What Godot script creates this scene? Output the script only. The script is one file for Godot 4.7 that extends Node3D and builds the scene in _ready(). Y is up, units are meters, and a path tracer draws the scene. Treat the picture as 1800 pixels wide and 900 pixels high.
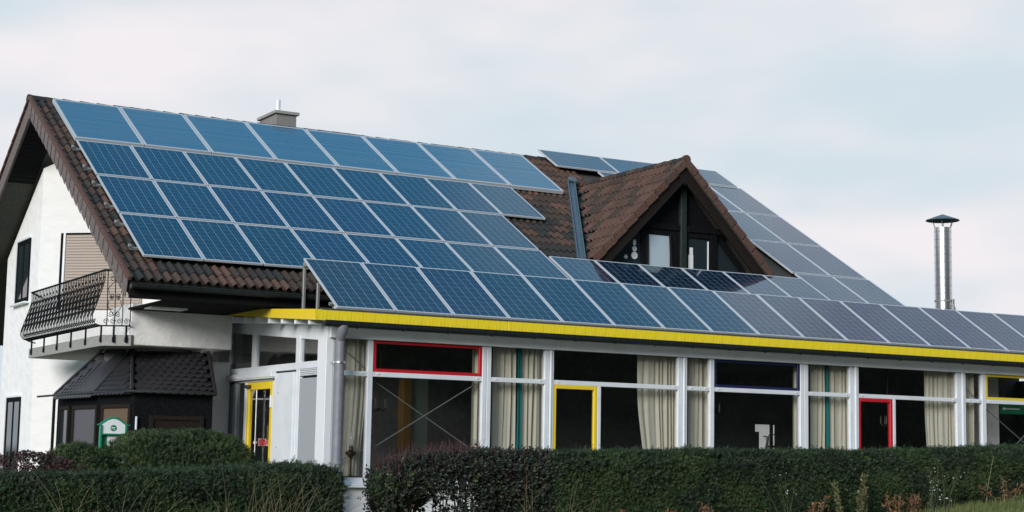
extends Node3D

const SN := 0.4994
const CS := 0.8664
const P0 := Vector2(6.466, -5.12)      # y, z of the panel plane at s = 0
const T0 := Vector2(6.353, -5.185)     # y, z of the tile plane at s = 0
const XE := -0.068                     # the entrance wall of the annex
const ZW := 1.25                       # the long glazed front of the annex

var mats := {}
var rng := RandomNumberGenerator.new()
var counts := {}

# ---------------------------------------------------------------- mesh helper
class MB:
	var v := PackedVector3Array()
	var n := PackedVector3Array()
	var uv := PackedVector2Array()
	var ix := PackedInt32Array()
	func tri(a: Vector3, b: Vector3, c: Vector3, ua := Vector2(0, 0), ub := Vector2(1, 0), uc := Vector2(1, 1)) -> void:
		var k := (b - a).cross(c - a)
		if k.length() < 1e-12:
			return
		k = k.normalized()
		var i := v.size()
		v.append(a); v.append(b); v.append(c)
		n.append(k); n.append(k); n.append(k)
		uv.append(ua); uv.append(ub); uv.append(uc)
		ix.append(i); ix.append(i + 2); ix.append(i + 1)
	func quad(a: Vector3, b: Vector3, c: Vector3, d: Vector3, us := 1.0, vs := 1.0) -> void:
		var k := (b - a).cross(d - a)
		if k.length() < 1e-12:
			k = (c - b).cross(d - b)
		if k.length() < 1e-12:
			return
		k = k.normalized()
		var i := v.size()
		v.append(a); v.append(b); v.append(c); v.append(d)
		for q in 4:
			n.append(k)
		uv.append(Vector2(0, vs)); uv.append(Vector2(us, vs)); uv.append(Vector2(us, 0)); uv.append(Vector2(0, 0))
		ix.append(i); ix.append(i + 2); ix.append(i + 1)
		ix.append(i); ix.append(i + 3); ix.append(i + 2)
	func squad(p: Array, nn: Array) -> void:
		var i := v.size()
		for q in 4:
			v.append(p[q]); n.append(nn[q])
		uv.append(Vector2(0, 1)); uv.append(Vector2(1, 1)); uv.append(Vector2(1, 0)); uv.append(Vector2(0, 0))
		ix.append(i); ix.append(i + 2); ix.append(i + 1)
		ix.append(i); ix.append(i + 3); ix.append(i + 2)
	func box(c: Vector3, s: Vector3, b := Basis()) -> void:
		var h := s * 0.5
		var X := b.x * h.x
		var Y := b.y * h.y
		var Z := b.z * h.z
		quad(c - X - Y + Z, c + X - Y + Z, c + X + Y + Z, c - X + Y + Z)
		quad(c + X - Y - Z, c - X - Y - Z, c - X + Y - Z, c + X + Y - Z)
		quad(c + X - Y + Z, c + X - Y - Z, c + X + Y - Z, c + X + Y + Z)
		quad(c - X - Y - Z, c - X - Y + Z, c - X + Y + Z, c - X + Y - Z)
		quad(c - X + Y + Z, c + X + Y + Z, c + X + Y - Z, c - X + Y - Z)
		quad(c - X - Y - Z, c + X - Y - Z, c + X - Y + Z, c - X - Y + Z)
	func cbox(c: Vector3, s: Vector3, r := 0.006, b := Basis()) -> void:
		var h := s * 0.5
		r = minf(r, 0.45 * minf(s.x, minf(s.y, s.z)))
		var ax := [b.x, b.y, b.z]
		var hh := [h.x, h.y, h.z]
		for a in 3:
			for sg in [-1.0, 1.0]:
				var u := (a + 1) % 3
				var w := (a + 2) % 3
				var o: Vector3 = c + ax[a] * hh[a] * sg
				var U: Vector3 = ax[u] * (hh[u] - r)
				var W: Vector3 = ax[w] * (hh[w] - r)
				if sg > 0:
					quad(o - U - W, o + U - W, o + U + W, o - U + W)
				else:
					quad(o - U + W, o + U + W, o + U - W, o - U - W)
		for a in 3:
			var u := (a + 1) % 3
			var w := (a + 2) % 3
			var A: Vector3 = ax[a] * (hh[a] - r)
			for su in [-1.0, 1.0]:
				for sw in [-1.0, 1.0]:
					var p1: Vector3 = c + ax[u] * hh[u] * su + ax[w] * (hh[w] - r) * sw
					var p2: Vector3 = c + ax[u] * (hh[u] - r) * su + ax[w] * hh[w] * sw
					if su * sw > 0:
						quad(p1 - A, p1 + A, p2 + A, p2 - A) if false else quad(p1 + A, p1 - A, p2 - A, p2 + A)
					else:
						quad(p1 - A, p1 + A, p2 + A, p2 - A)
		for sx in [-1.0, 1.0]:
			for sy in [-1.0, 1.0]:
				for sz in [-1.0, 1.0]:
					var p: Vector3 = c + ax[0] * hh[0] * sx + ax[1] * (hh[1] - r) * sy + ax[2] * (hh[2] - r) * sz
					var q: Vector3 = c + ax[0] * (hh[0] - r) * sx + ax[1] * hh[1] * sy + ax[2] * (hh[2] - r) * sz
					var t: Vector3 = c + ax[0] * (hh[0] - r) * sx + ax[1] * (hh[1] - r) * sy + ax[2] * hh[2] * sz
					if sx * sy * sz > 0:
						tri(p, q, t)
					else:
						tri(p, t, q)
	func ext(x0: float, x1: float, y0: float, y1: float, z0: float, z1: float, r := 0.0) -> void:
		var c := Vector3(x0 + x1, y0 + y1, z0 + z1) * 0.5
		var s := Vector3(absf(x1 - x0), absf(y1 - y0), absf(z1 - z0))
		if r > 0:
			cbox(c, s, r)
		else:
			box(c, s)
	# a flat convex polygon (counter-clockwise from outside) given depth
	func prism(p: Array, d: Vector3) -> void:
		var m := p.size()
		for i in range(1, m - 1):
			tri(p[0], p[i], p[i + 1])
			tri(p[0] + d, p[i + 1] + d, p[i] + d)
		for i in m:
			var a: Vector3 = p[i]
			var b: Vector3 = p[(i + 1) % m]
			quad(a, a + d, b + d, b)
	func tube(pts: Array, r, k := 6, caps := true) -> void:
		var m := pts.size()
		var rings := []
		var up := Vector3.UP
		for i in m:
			var t: Vector3 = (pts[mini(i + 1, m - 1)] - pts[maxi(i - 1, 0)]).normalized()
			if i == 0:
				up = Vector3.UP if absf(t.y) < 0.9 else Vector3.RIGHT
			var sd := t.cross(up).normalized()
			up = sd.cross(t).normalized()
			var rr: float = r[i] if r is Array else r
			var ring := []
			for j in k:
				var an := TAU * j / k
				var d := sd * cos(an) + up * sin(an)
				ring.append([pts[i] + d * rr, d])
			rings.append(ring)
		for i in m - 1:
			for j in k:
				var j2 := (j + 1) % k
				squad([rings[i][j][0], rings[i + 1][j][0], rings[i + 1][j2][0], rings[i][j2][0]], [rings[i][j][1], rings[i + 1][j][1], rings[i + 1][j2][1], rings[i][j2][1]])
		if caps:
			for j in range(1, k - 1):
				tri(rings[0][0][0], rings[0][j][0], rings[0][j + 1][0])
				tri(rings[m - 1][0][0], rings[m - 1][j + 1][0], rings[m - 1][j][0])
	# profile of (radius, height) turned round the y axis at c
	func lathe(prof: Array, c: Vector3, k := 20) -> void:
		for i in prof.size() - 1:
			var a: Vector2 = prof[i]
			var b: Vector2 = prof[i + 1]
			var e := b - a
			var nr := Vector2(e.y, -e.x).normalized()
			for j in k:
				var a0 := TAU * j / k
				var a1 := TAU * (j + 1) / k
				var d0 := Vector3(cos(a0), 0, sin(a0))
				var d1 := Vector3(cos(a1), 0, sin(a1))
				var n0 := d0 * nr.x + Vector3.UP * nr.y
				var n1 := d1 * nr.x + Vector3.UP * nr.y
				squad([c + d1 * a.x + Vector3.UP * a.y, c + d0 * a.x + Vector3.UP * a.y, c + d0 * b.x + Vector3.UP * b.y, c + d1 * b.x + Vector3.UP * b.y], [n1, n0, n0, n1])
	func mesh() -> ArrayMesh:
		var a := []
		a.resize(Mesh.ARRAY_MAX)
		a[Mesh.ARRAY_VERTEX] = v
		a[Mesh.ARRAY_NORMAL] = n
		a[Mesh.ARRAY_TEX_UV] = uv
		a[Mesh.ARRAY_INDEX] = ix
		var m := ArrayMesh.new()
		m.add_surface_from_arrays(Mesh.PRIMITIVE_TRIANGLES, a)
		return m

# ---------------------------------------------------------------- node helpers
func numbered(called: String) -> String:
	var k: int = counts.get(called, 0)
	counts[called] = k + 1
	return called if k == 0 else "%s_%03d" % [called, k]

func meta(o: Node, label: String, category: String, group := "", kind := "") -> void:
	if label != "":
		o.set_meta("label", label)
	if category != "":
		o.set_meta("category", category)
	if group != "":
		o.set_meta("group", group)
	if kind != "":
		o.set_meta("kind", kind)

func thing(called: String, at: Vector3, label: String, category: String, group := "") -> Node3D:
	var o := Node3D.new()
	o.name = numbered(called)
	add_child(o)
	o.position = at
	meta(o, label, category, group)
	return o

# a mesh under a parent; the mesh is in world coordinates unless local is true
func put(parent: Node, called: String, mesh: Mesh, m: Material, xf := Transform3D(), local := false) -> MeshInstance3D:
	var o := MeshInstance3D.new()
	o.mesh = mesh
	o.material_override = m
	if parent == self:
		o.name = numbered(called)
		add_child(o)
	else:
		o.name = called
		parent.add_child(o, true)
	if local:
		o.transform = xf
	elif parent is Node3D and parent != self:
		o.transform = (parent as Node3D).global_transform.affine_inverse() * xf
	else:
		o.transform = xf
	return o

func copy(o: Node3D, called: String) -> Node3D:
	var c: Node3D = o.duplicate()
	c.name = numbered(called)
	add_child(c)
	return c

# ---------------------------------------------------------------- materials
func lin(r: float, g: float, b: float) -> Color:
	return Color(r, g, b).linear_to_srgb()

func flat(key: String, c: Color, rough := 0.6, metal := 0.0) -> StandardMaterial3D:
	if mats.has(key):
		return mats[key]
	var m := StandardMaterial3D.new()
	m.albedo_color = c.linear_to_srgb()
	m.roughness = rough
	m.metallic = metal
	mats[key] = m
	return m

func noise(seed_: int, freq: float, oct := 4, ridged := false) -> FastNoiseLite:
	var f := FastNoiseLite.new()
	f.seed = seed_
	f.noise_type = FastNoiseLite.TYPE_SIMPLEX_SMOOTH
	f.frequency = freq
	f.fractal_type = FastNoiseLite.FRACTAL_RIDGED if ridged else FastNoiseLite.FRACTAL_FBM
	f.fractal_octaves = oct
	return f

# a square texture whose colours follow noise; stops are linear colours
func ramp_tex(seed_: int, freq: float, stops: Array, size := 256, oct := 5) -> ImageTexture:
	var src := noise(seed_, freq, oct).get_seamless_image(size, size)
	var g := Gradient.new()
	var offs := PackedFloat32Array()
	var cols := PackedColorArray()
	for s in stops:
		offs.append(s[0])
		cols.append((s[1] as Color).linear_to_srgb())
	g.offsets = offs
	g.colors = cols
	var out := Image.create(size, size, true, Image.FORMAT_RGB8)
	for y in size:
		for x in size:
			out.set_pixel(x, y, g.sample(src.get_pixel(x, y).r))
	out.generate_mipmaps()
	return ImageTexture.create_from_image(out)

func bump_tex(seed_: int, freq: float, strength: float, size := 256, ridged := false) -> ImageTexture:
	var src := noise(seed_, freq, 4, ridged).get_seamless_image(size, size)
	src.convert(Image.FORMAT_RGBA8)
	src.bump_map_to_normal_map(strength)
	src.generate_mipmaps()
	return ImageTexture.create_from_image(src)

func rough_mat(key: String, seed_: int, freq: float, stops: Array, scale: float, rough := 0.85, bump := 0.0, bfreq := 0.03, ridged := false, bscale := 0.0) -> StandardMaterial3D:
	var m := StandardMaterial3D.new()
	m.albedo_texture = ramp_tex(seed_, freq, stops)
	m.roughness = rough
	m.uv1_triplanar = true
	m.uv1_world_triplanar = true
	m.uv1_scale = Vector3.ONE * scale
	if bump > 0:
		m.normal_enabled = true
		m.normal_texture = bump_tex(seed_ + 7, bfreq, bscale if bscale > 0 else 6.0, 512, ridged)
		m.normal_scale = bump
	mats[key] = m
	return m

func pv_tex(seed_: int, cell: Color, line: Color) -> ImageTexture:
	# six by ten polycrystalline cells with fine bus bars, printed under the glass
	var w := 480
	var h := 800
	var im := Image.create(w, h, true, Image.FORMAT_RGB8)
	var r := RandomNumberGenerator.new()
	r.seed = seed_
	var nz := noise(seed_, 0.09, 3)
	for cy in 10:
		for cx in 6:
			var t := r.randf_range(0.78, 1.22)
			var hue := r.randf_range(-0.08, 0.08)
			for y in 80:
				for x in 80:
					var px := cx * 80 + x
					var py := cy * 80 + y
					var g := t * (1.0 + 0.35 * nz.get_noise_2d(px, py))
					var c := Color(cell.r * g, cell.g * g * (1.0 + hue), cell.b * g)
					if x < 2 or x > 77:
						c = line
					elif y < 1 or y > 78:
						c = line * 0.8
					elif x == 26 or x == 53:
						c = c.lerp(line, 0.8)
					im.set_pixel(px, py, c.linear_to_srgb())
	im.generate_mipmaps()
	return ImageTexture.create_from_image(im)

func make_materials() -> void:
	rough_mat("stucco", 3, 0.02, [[0.0, Color(0.74, 0.74, 0.73)], [0.5, Color(0.80, 0.80, 0.795)], [1.0, Color(0.83, 0.83, 0.83)]], 0.5, 0.9, 0.30, 0.009, true, 9.0)
	rough_mat("tile_a", 11, 0.03, [[0.0, Color(0.020, 0.018, 0.016)], [0.42, Color(0.069, 0.035, 0.023)], [0.6, Color(0.099, 0.049, 0.033)], [0.75, Color(0.069, 0.061, 0.043)], [1.0, Color(0.132, 0.133, 0.109)]], 2.2, 0.85, 0.3, 0.08)
	rough_mat("tile_b", 12, 0.04, [[0.0, Color(0.015, 0.015, 0.014)], [0.45, Color(0.040, 0.027, 0.021)], [0.65, Color(0.073, 0.038, 0.028)], [0.8, Color(0.041, 0.046, 0.028)], [1.0, Color(0.106, 0.111, 0.094)]], 2.6, 0.85, 0.3, 0.08)
	rough_mat("tile_c", 13, 0.03, [[0.0, Color(0.040, 0.022, 0.017)], [0.5, Color(0.102, 0.052, 0.036)], [0.7, Color(0.125, 0.065, 0.047)], [1.0, Color(0.083, 0.074, 0.062)]], 2.0, 0.85, 0.3, 0.08)
	rough_mat("tile_d", 14, 0.05, [[0.0, Color(0.009, 0.010, 0.011)], [0.5, Color(0.020, 0.021, 0.019)], [0.72, Color(0.042, 0.034, 0.027)], [0.85, Color(0.030, 0.037, 0.020)], [1.0, Color(0.158, 0.178, 0.164)]], 3.0, 0.85, 0.3, 0.08)
	rough_mat("slate", 21, 0.03, [[0.0, Color(0.085, 0.068, 0.066)], [0.6, Color(0.145, 0.118, 0.115)], [1.0, Color(0.19, 0.16, 0.155)]], 2.0, 0.7, 0.2, 0.06)
	rough_mat("verge_red", 22, 0.04, [[0.0, Color(0.050, 0.027, 0.020)], [0.6, Color(0.106, 0.050, 0.035)], [1.0, Color(0.132, 0.089, 0.066)]], 2.0)
	rough_mat("dark_wood", 23, 0.04, [[0.0, Color(0.005, 0.006, 0.008)], [0.6, Color(0.009, 0.010, 0.011)], [1.0, Color(0.017, 0.017, 0.017)]], 1.6, 0.75, 0.2, 0.05)
	rough_mat("brown_wood", 24, 0.05, [[0.0, Color(0.010, 0.008, 0.007)], [0.6, Color(0.017, 0.013, 0.011)], [1.0, Color(0.030, 0.023, 0.019)]], 1.6, 0.7, 0.25, 0.05)
	rough_mat("soffit_wood", 25, 0.05, [[0.0, Color(0.009, 0.010, 0.012)], [1.0, Color(0.018, 0.018, 0.018)]], 1.5, 0.7)
	rough_mat("shingle", 26, 0.05, [[0.0, Color(0.014, 0.014, 0.017)], [0.6, Color(0.025, 0.025, 0.029)], [1.0, Color(0.050, 0.050, 0.054)]], 2.5, 0.42, 0.2, 0.05)
	rough_mat("yellow", 27, 0.012, [[0.0, Color(0.46, 0.38, 0.025)], [0.35, Color(0.76, 0.58, 0.012)], [0.6, Color(0.86, 0.66, 0.010)], [1.0, Color(0.88, 0.74, 0.08)]], 1.2, 0.55)
	(mats["yellow"] as StandardMaterial3D).uv1_scale = Vector3(5.0, 0.7, 5.0)
	rough_mat("concrete", 28, 0.05, [[0.0, Color(0.22, 0.22, 0.21)], [1.0, Color(0.38, 0.38, 0.36)]], 1.0, 0.9, 0.3, 0.08)
	rough_mat("aggregate", 29, 0.12, [[0.0, Color(0.07, 0.07, 0.07)], [0.45, Color(0.22, 0.21, 0.20)], [1.0, Color(0.46, 0.44, 0.41)]], 2.6, 0.95, 0.6, 0.12)
	rough_mat("membrane", 30, 0.06, [[0.0, Color(0.035, 0.037, 0.034)], [0.6, Color(0.06, 0.062, 0.055)], [1.0, Color(0.10, 0.105, 0.07)]], 1.0, 0.9)
	rough_mat("white_frame", 31, 0.01, [[0.0, Color(0.64, 0.68, 0.72)], [0.5, Color(0.70, 0.74, 0.78)], [1.0, Color(0.74, 0.78, 0.81)]], 0.8, 0.42)
	rough_mat("plinth", 32, 0.03, [[0.0, Color(0.62, 0.62, 0.61)], [1.0, Color(0.78, 0.78, 0.78)]], 0.8, 0.9, 0.3, 0.05)
	rough_mat("cloth", 33, 0.2, [[0.0, Color(0.52, 0.50, 0.40)], [0.5, Color(0.64, 0.62, 0.51)], [1.0, Color(0.72, 0.70, 0.60)]], 3.0, 0.95)
	(mats["cloth"] as StandardMaterial3D).backlight_enabled = true
	(mats["cloth"] as StandardMaterial3D).backlight = lin(0.2, 0.19, 0.14)
	rough_mat("ground", 34, 0.03, [[0.0, Color(0.035, 0.045, 0.016)], [0.5, Color(0.060, 0.085, 0.025)], [1.0, Color(0.11, 0.12, 0.045)]], 0.6, 0.95, 0.5, 0.05)
	rough_mat("gutter", 35, 0.03, [[0.0, Color(0.014, 0.019, 0.020)], [1.0, Color(0.036, 0.044, 0.045)]], 1.5, 0.45)
	rough_mat("zinc", 36, 0.03, [[0.0, Color(0.055, 0.085, 0.105)], [0.6, Color(0.085, 0.125, 0.15)], [1.0, Color(0.16, 0.20, 0.23)]], 1.5, 0.45)
	rough_mat("steel", 37, 0.05, [[0.0, Color(0.60, 0.61, 0.62)], [1.0, Color(0.78, 0.79, 0.80)]], 1.5, 0.32)
	(mats["steel"] as StandardMaterial3D).metallic = 1.0
	rough_mat("pipe_grey", 38, 0.03, [[0.0, Color(0.17, 0.175, 0.21)], [1.0, Color(0.24, 0.245, 0.28)]], 1.0, 0.5)
	rough_mat("bark", 39, 0.06, [[0.0, Color(0.02, 0.016, 0.012)], [1.0, Color(0.07, 0.055, 0.042)]], 3.0, 0.95)
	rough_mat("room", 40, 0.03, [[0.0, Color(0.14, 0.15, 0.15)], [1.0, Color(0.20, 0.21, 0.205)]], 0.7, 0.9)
	for k in ["dark_wood", "brown_wood", "soffit_wood", "room", "gutter"]:
		(mats[k] as StandardMaterial3D).metallic_specular = 0.25
	(mats["dark_wood"] as StandardMaterial3D).metallic_specular = 0.1
	(mats["soffit_wood"] as StandardMaterial3D).metallic_specular = 0.1
	flat("alu", Color(0.50, 0.535, 0.565), 0.4, 0.1)
	flat("white_trim", Color(0.74, 0.77, 0.80), 0.45)
	flat("red", Color(0.50, 0.010, 0.020), 0.4)
	flat("blue", Color(0.010, 0.014, 0.070), 0.4)
	flat("door_yellow", Color(0.80, 0.58, 0.03), 0.4)
	flat("teal", Color(0.006, 0.165, 0.165), 0.8)
	flat("iron", Color(0.008, 0.011, 0.012), 0.7)
	(mats["iron"] as StandardMaterial3D).metallic_specular = 0.2
	flat("green_paint", Color(0.006, 0.21, 0.11), 0.4)
	flat("white_paint", Color(0.78, 0.80, 0.80), 0.5)
	flat("paper", Color(0.74, 0.74, 0.72), 0.8)
	flat("grey_panel", Color(0.34, 0.37, 0.40), 0.5)
	flat("black", Color(0.008, 0.008, 0.009), 0.5)
	flat("shutter", Color(0.40, 0.34, 0.295), 0.6)
	flat("brass", Color(0.10, 0.075, 0.045), 0.35, 0.8)
	flat("sign_green", Color(0.004, 0.16, 0.075), 0.5)
	flat("galv", Color(0.30, 0.31, 0.29), 0.5, 0.5)
	flat("brown_blind", Color(0.11, 0.075, 0.045), 0.8)
	flat("violet_blind", Color(0.075, 0.072, 0.088), 0.5)
	var gl := flat("glass", Color(0.02, 0.03, 0.03), 0.0)
	gl.transparency = BaseMaterial3D.TRANSPARENCY_ALPHA
	gl.albedo_color = Color(0.03, 0.05, 0.05, 0.05)
	var dg := flat("dark_glass", Color(0.02, 0.03, 0.035), 0.03)
	dg.metallic_specular = 0.6
	var lamp_glass := flat("lamp_glass", Color(0.9, 0.9, 0.9), 0.0)
	lamp_glass.transparency = BaseMaterial3D.TRANSPARENCY_ALPHA
	lamp_glass.albedo_color = Color(0.85, 0.88, 0.88, 0.3)
	for i in 3:
		var m := StandardMaterial3D.new()
		m.albedo_texture = pv_tex(101 + i, [Color(0.003, 0.019, 0.048), Color(0.004, 0.015, 0.046), Color(0.003, 0.020, 0.042)][i], Color(0.30, 0.37, 0.42))
		m.roughness = 0.1
		m.metallic_specular = 0.5
		m.clearcoat_enabled = true
		m.clearcoat = 0.6
		m.clearcoat_roughness = 0.05
		mats["pv%d" % i] = m
	# solar collectors: blue selective coating behind glass
	var cm := StandardMaterial3D.new()
	cm.albedo_color = lin(0.060, 0.150, 0.230)
	cm.roughness = 0.14
	cm.clearcoat_enabled = true
	cm.clearcoat = 0.5
	cm.clearcoat_roughness = 0.08
	mats["collector"] = cm

# ---------------------------------------------------------------- sky
func sky_image() -> ImageTexture:
	var w := 1536
	var h := 768
	var im := Image.create(w, h, false, Image.FORMAT_RGB8)
	var a := noise(5, 1.0, 5)
	var b := noise(8, 1.0, 4)
	for y in h:
		var el := (0.5 - (y + 0.5) / h) * PI
		if el < -0.06:
			im.fill_rect(Rect2i(0, y, w, h - y), Color(0.30, 0.32, 0.28))
			break
		var e := maxf(el, 0.0)
		var hi := smoothstep(0.42, 0.86, e)
		for x in w:
			var az := (x + 0.5) / w * TAU
			var d := Vector3(sin(az) * cos(e), sin(e), -cos(az) * cos(e))
			# clouds lie in a sheet: look them up where the ray meets it
			var q := d / (d.y + 0.22)
			var c1 := a.get_noise_3d(q.x * 0.7, q.z * 0.7, 3.0)
			var c2 := b.get_noise_3d(d.x * 2.2, d.y * 9.0, d.z * 2.2)
			var c3 := b.get_noise_3d(q.x * 2.6 + 9.0, q.z * 2.6, 7.0)
			# the cloud deck thins towards the left overhead, with a ragged edge
			var bank := smoothstep(0.16, 0.84, d.x + 0.20 * c1 + 0.20 * c3)
			var cov := clampf(0.74 + 0.62 * c1 + 0.45 * c2 + 0.28 * c3 - 0.78 * hi * (1.0 - bank) + (0.02 + 0.55 * c3) * bank * hi, 0.0, 1.0)
			cov = lerpf(cov * cov * (3.0 - 2.0 * cov), cov, hi)
			var clear := Color(0.685, 0.735, 0.765).lerp(Color(0.21, 0.45, 0.61), smoothstep(0.24, 0.82, e))
			var warm := clampf(0.52 + 1.2 * c2 + 0.4 * c1 + 0.5 * c3, 0.0, 1.0)
			var cloud := Color(0.700, 0.738, 0.765).lerp(Color(0.800, 0.784, 0.795), warm)
			# thicker billows are greyer
			var thick := smoothstep(-0.15, 0.35, c3 + 0.5 * c1) * smoothstep(0.24, 0.5, e)
			cloud = cloud.lerp(Color(0.47, 0.485, 0.585), 0.9 * thick)
			im.set_pixel(x, y, clear.lerp(cloud, cov))
	return ImageTexture.create_from_image(im)

# ---------------------------------------------------------------- places on the roof
func rp(x: float, s: float, off := 0.0) -> Vector3:       # on the tiles
	return Vector3(x, T0.x - s * SN + off * CS, T0.y + s * CS + off * SN)

func pp(x: float, s: float, off := 0.0) -> Vector3:       # on the panels
	return Vector3(x, P0.x - s * SN + off * CS, P0.y + s * CS + off * SN)

func slope_basis() -> Basis:
	return Basis(Vector3.RIGHT, Vector3(0, CS, SN), Vector3(0, -SN, CS))

func ground_y(x: float, z: float) -> float:
	var y := -0.15
	y += 0.50 * smoothstep(4.2, 10.6, x) * smoothstep(3.4, 5.2, z)
	y -= 0.75 * smoothstep(8.0, 19.0, z)
	return y

func _ready() -> void:
	rng.seed = 4242
	# ---- camera
	var cam := Camera3D.new()
	cam.name = "camera"
	add_child(cam)
	var yaw := 0.5151
	var pit := 0.1202
	var rol := 0.0185
	var f0 := Vector3(sin(yaw), 0, -cos(yaw))
	var r0 := Vector3(cos(yaw), 0, sin(yaw))
	var fw := f0 * cos(pit) + Vector3.UP * sin(pit)
	var up := Vector3.UP * cos(pit) - f0 * sin(pit)
	var rt := r0 * cos(rol) + up * sin(rol)
	var uu := up * cos(rol) - r0 * sin(rol)
	cam.transform = Transform3D(Basis(rt, uu, -fw), Vector3(-10.157, 0.887, 24.703))
	cam.fov = rad_to_deg(2.0 * atan(450.0 / 2929.66))
	cam.near = 0.1
	cam.far = 1500.0
	cam.current = true
	# ---- sky
	var env := Environment.new()
	env.background_mode = Environment.BG_SKY
	var sky := Sky.new()
	var sm := PanoramaSkyMaterial.new()
	sm.panorama = sky_image()
	sky.sky_material = sm
	env.sky = sky
	env.tonemap_mode = Environment.TONE_MAPPER_LINEAR
	env.tonemap_exposure = 1.5
	env.sdfgi_enabled = true
	env.ssao_enabled = true
	env.ssil_enabled = true
	var we := WorldEnvironment.new()
	we.name = "environment"
	we.environment = env
	add_child(we)
	# ---- sun, low on the left and soft behind thin cloud
	var sun := DirectionalLight3D.new()
	sun.name = "sun"
	add_child(sun)
	sun.look_at_from_position(Vector3.ZERO, -Vector3(-0.76, 0.33, 0.52), Vector3.UP)
	sun.light_energy = 0.68
	sun.light_angular_distance = 26.0
	sun.light_color = Color(1.0, 0.985, 0.965)
	sun.shadow_enabled = true

	make_materials()
	build_ground()
	build_house()
	build_annex()
	build_panels()
	build_flue()
	build_inside()
	build_menu_case()
	build_plants()
	build_far_trees()

# ---------------------------------------------------------------- ground
func build_ground() -> void:
	var xs := []
	var zs := []
	for v in [-400, -200, -100, -60, -40, -28, -20, -15]:
		xs.append(float(v))
	var x := -12.0
	while x < 18.0:
		xs.append(x)
		x += 0.75
	for v in [18, 22, 28, 40, 60, 100, 200, 400]:
		xs.append(float(v))
	for v in [-400, -200, -100, -50, -25, -14, -8, -4]:
		zs.append(float(v))
	var z := 0.0
	while z < 22.0:
		zs.append(z)
		z += 0.75
	for v in [24, 30, 40, 60, 100, 200, 400]:
		zs.append(float(v))
	var mb := MB.new()
	for i in xs.size() - 1:
		for j in zs.size() - 1:
			var p := func(a, b): return Vector3(xs[a], ground_y(xs[a], zs[b]), zs[b])
			mb.quad(p.call(i, j + 1), p.call(i + 1, j + 1), p.call(i + 1, j), p.call(i, j))
	var o := put(self, "ground", mb.mesh(), mats["ground"])
	o.set_meta("kind", "structure")

# ---------------------------------------------------------------- roof tiles
# one interlocking tile with two rolls: lies in x (width), z (down the slope), y proud
func tile_mesh(w := 0.30, l := 0.39, seg := 10) -> ArrayMesh:
	var mb := MB.new()
	var prof := func(t): # height across the tile, two rolls
		var ph: float = fposmod(t * 2.0, 1.0)
		return 0.052 * pow(maxf(sin(PI * clampf((ph - 0.12) / 0.62, 0.0, 1.0)), 0.0), 0.8)
	for i in seg * 2:
		var t0 := float(i) / (seg * 2)
		var t1 := float(i + 1) / (seg * 2)
		var h0: float = prof.call(t0)
		var h1: float = prof.call(t1)
		var x0 := (t0 - 0.5) * w
		var x1 := (t1 - 0.5) * w
		var up := -0.012
		var dn := 0.018
		mb.quad(Vector3(x0, h0 + dn, l), Vector3(x1, h1 + dn, l), Vector3(x1, h1 + up, 0), Vector3(x0, h0 + up, 0))
		mb.quad(Vector3(x0, h0 + dn - 0.026, l - 0.004), Vector3(x1, h1 + dn - 0.026, l - 0.004), Vector3(x1, h1 + dn, l), Vector3(x0, h0 + dn, l))
	return mb.mesh()

func ridge_mesh(l := 0.42, r := 0.115) -> ArrayMesh:   # half round, along x, slightly tapered
	var mb := MB.new()
	var k := 8
	for i in k:
		var a0 := PI * i / k
		var a1 := PI * (i + 1) / k
		var pr := func(a, rr, xx): return Vector3(xx, sin(a) * rr, cos(a) * rr)
		mb.quad(pr.call(a0, r, 0.0), pr.call(a0, r * 0.88, l), pr.call(a1, r * 0.88, l), pr.call(a1, r, 0.0))
		mb.quad(pr.call(a0, r * 0.8, 0.0), pr.call(a0, r, 0.0), pr.call(a1, r, 0.0), pr.call(a1, r * 0.8, 0.0))
	mb.tri(Vector3(l, 0, r * 0.88), Vector3(l, 0, 0), Vector3(l, r * 0.88, 0))
	mb.tri(Vector3(l, r * 0.88, 0), Vector3(l, 0, 0), Vector3(l, 0, -r * 0.88))
	return mb.mesh()

func soff(z: float) -> float:
	return 7.12 - 0.577 * absf(z + 7.25)

# a wall from a to b (x, z), y0 up to a top that is level or follows the soffit, 0.24 m thick inwards
func wall_piece(mb: MB, a: Vector2, b: Vector2, y0: float, ya: float, yb: float, inward: Vector3) -> void:
	mb.prism([Vector3(a.x, y0, a.y), Vector3(b.x, y0, b.y), Vector3(b.x, yb, b.y), Vector3(a.x, ya, a.y)], inward * 0.24)

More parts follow.
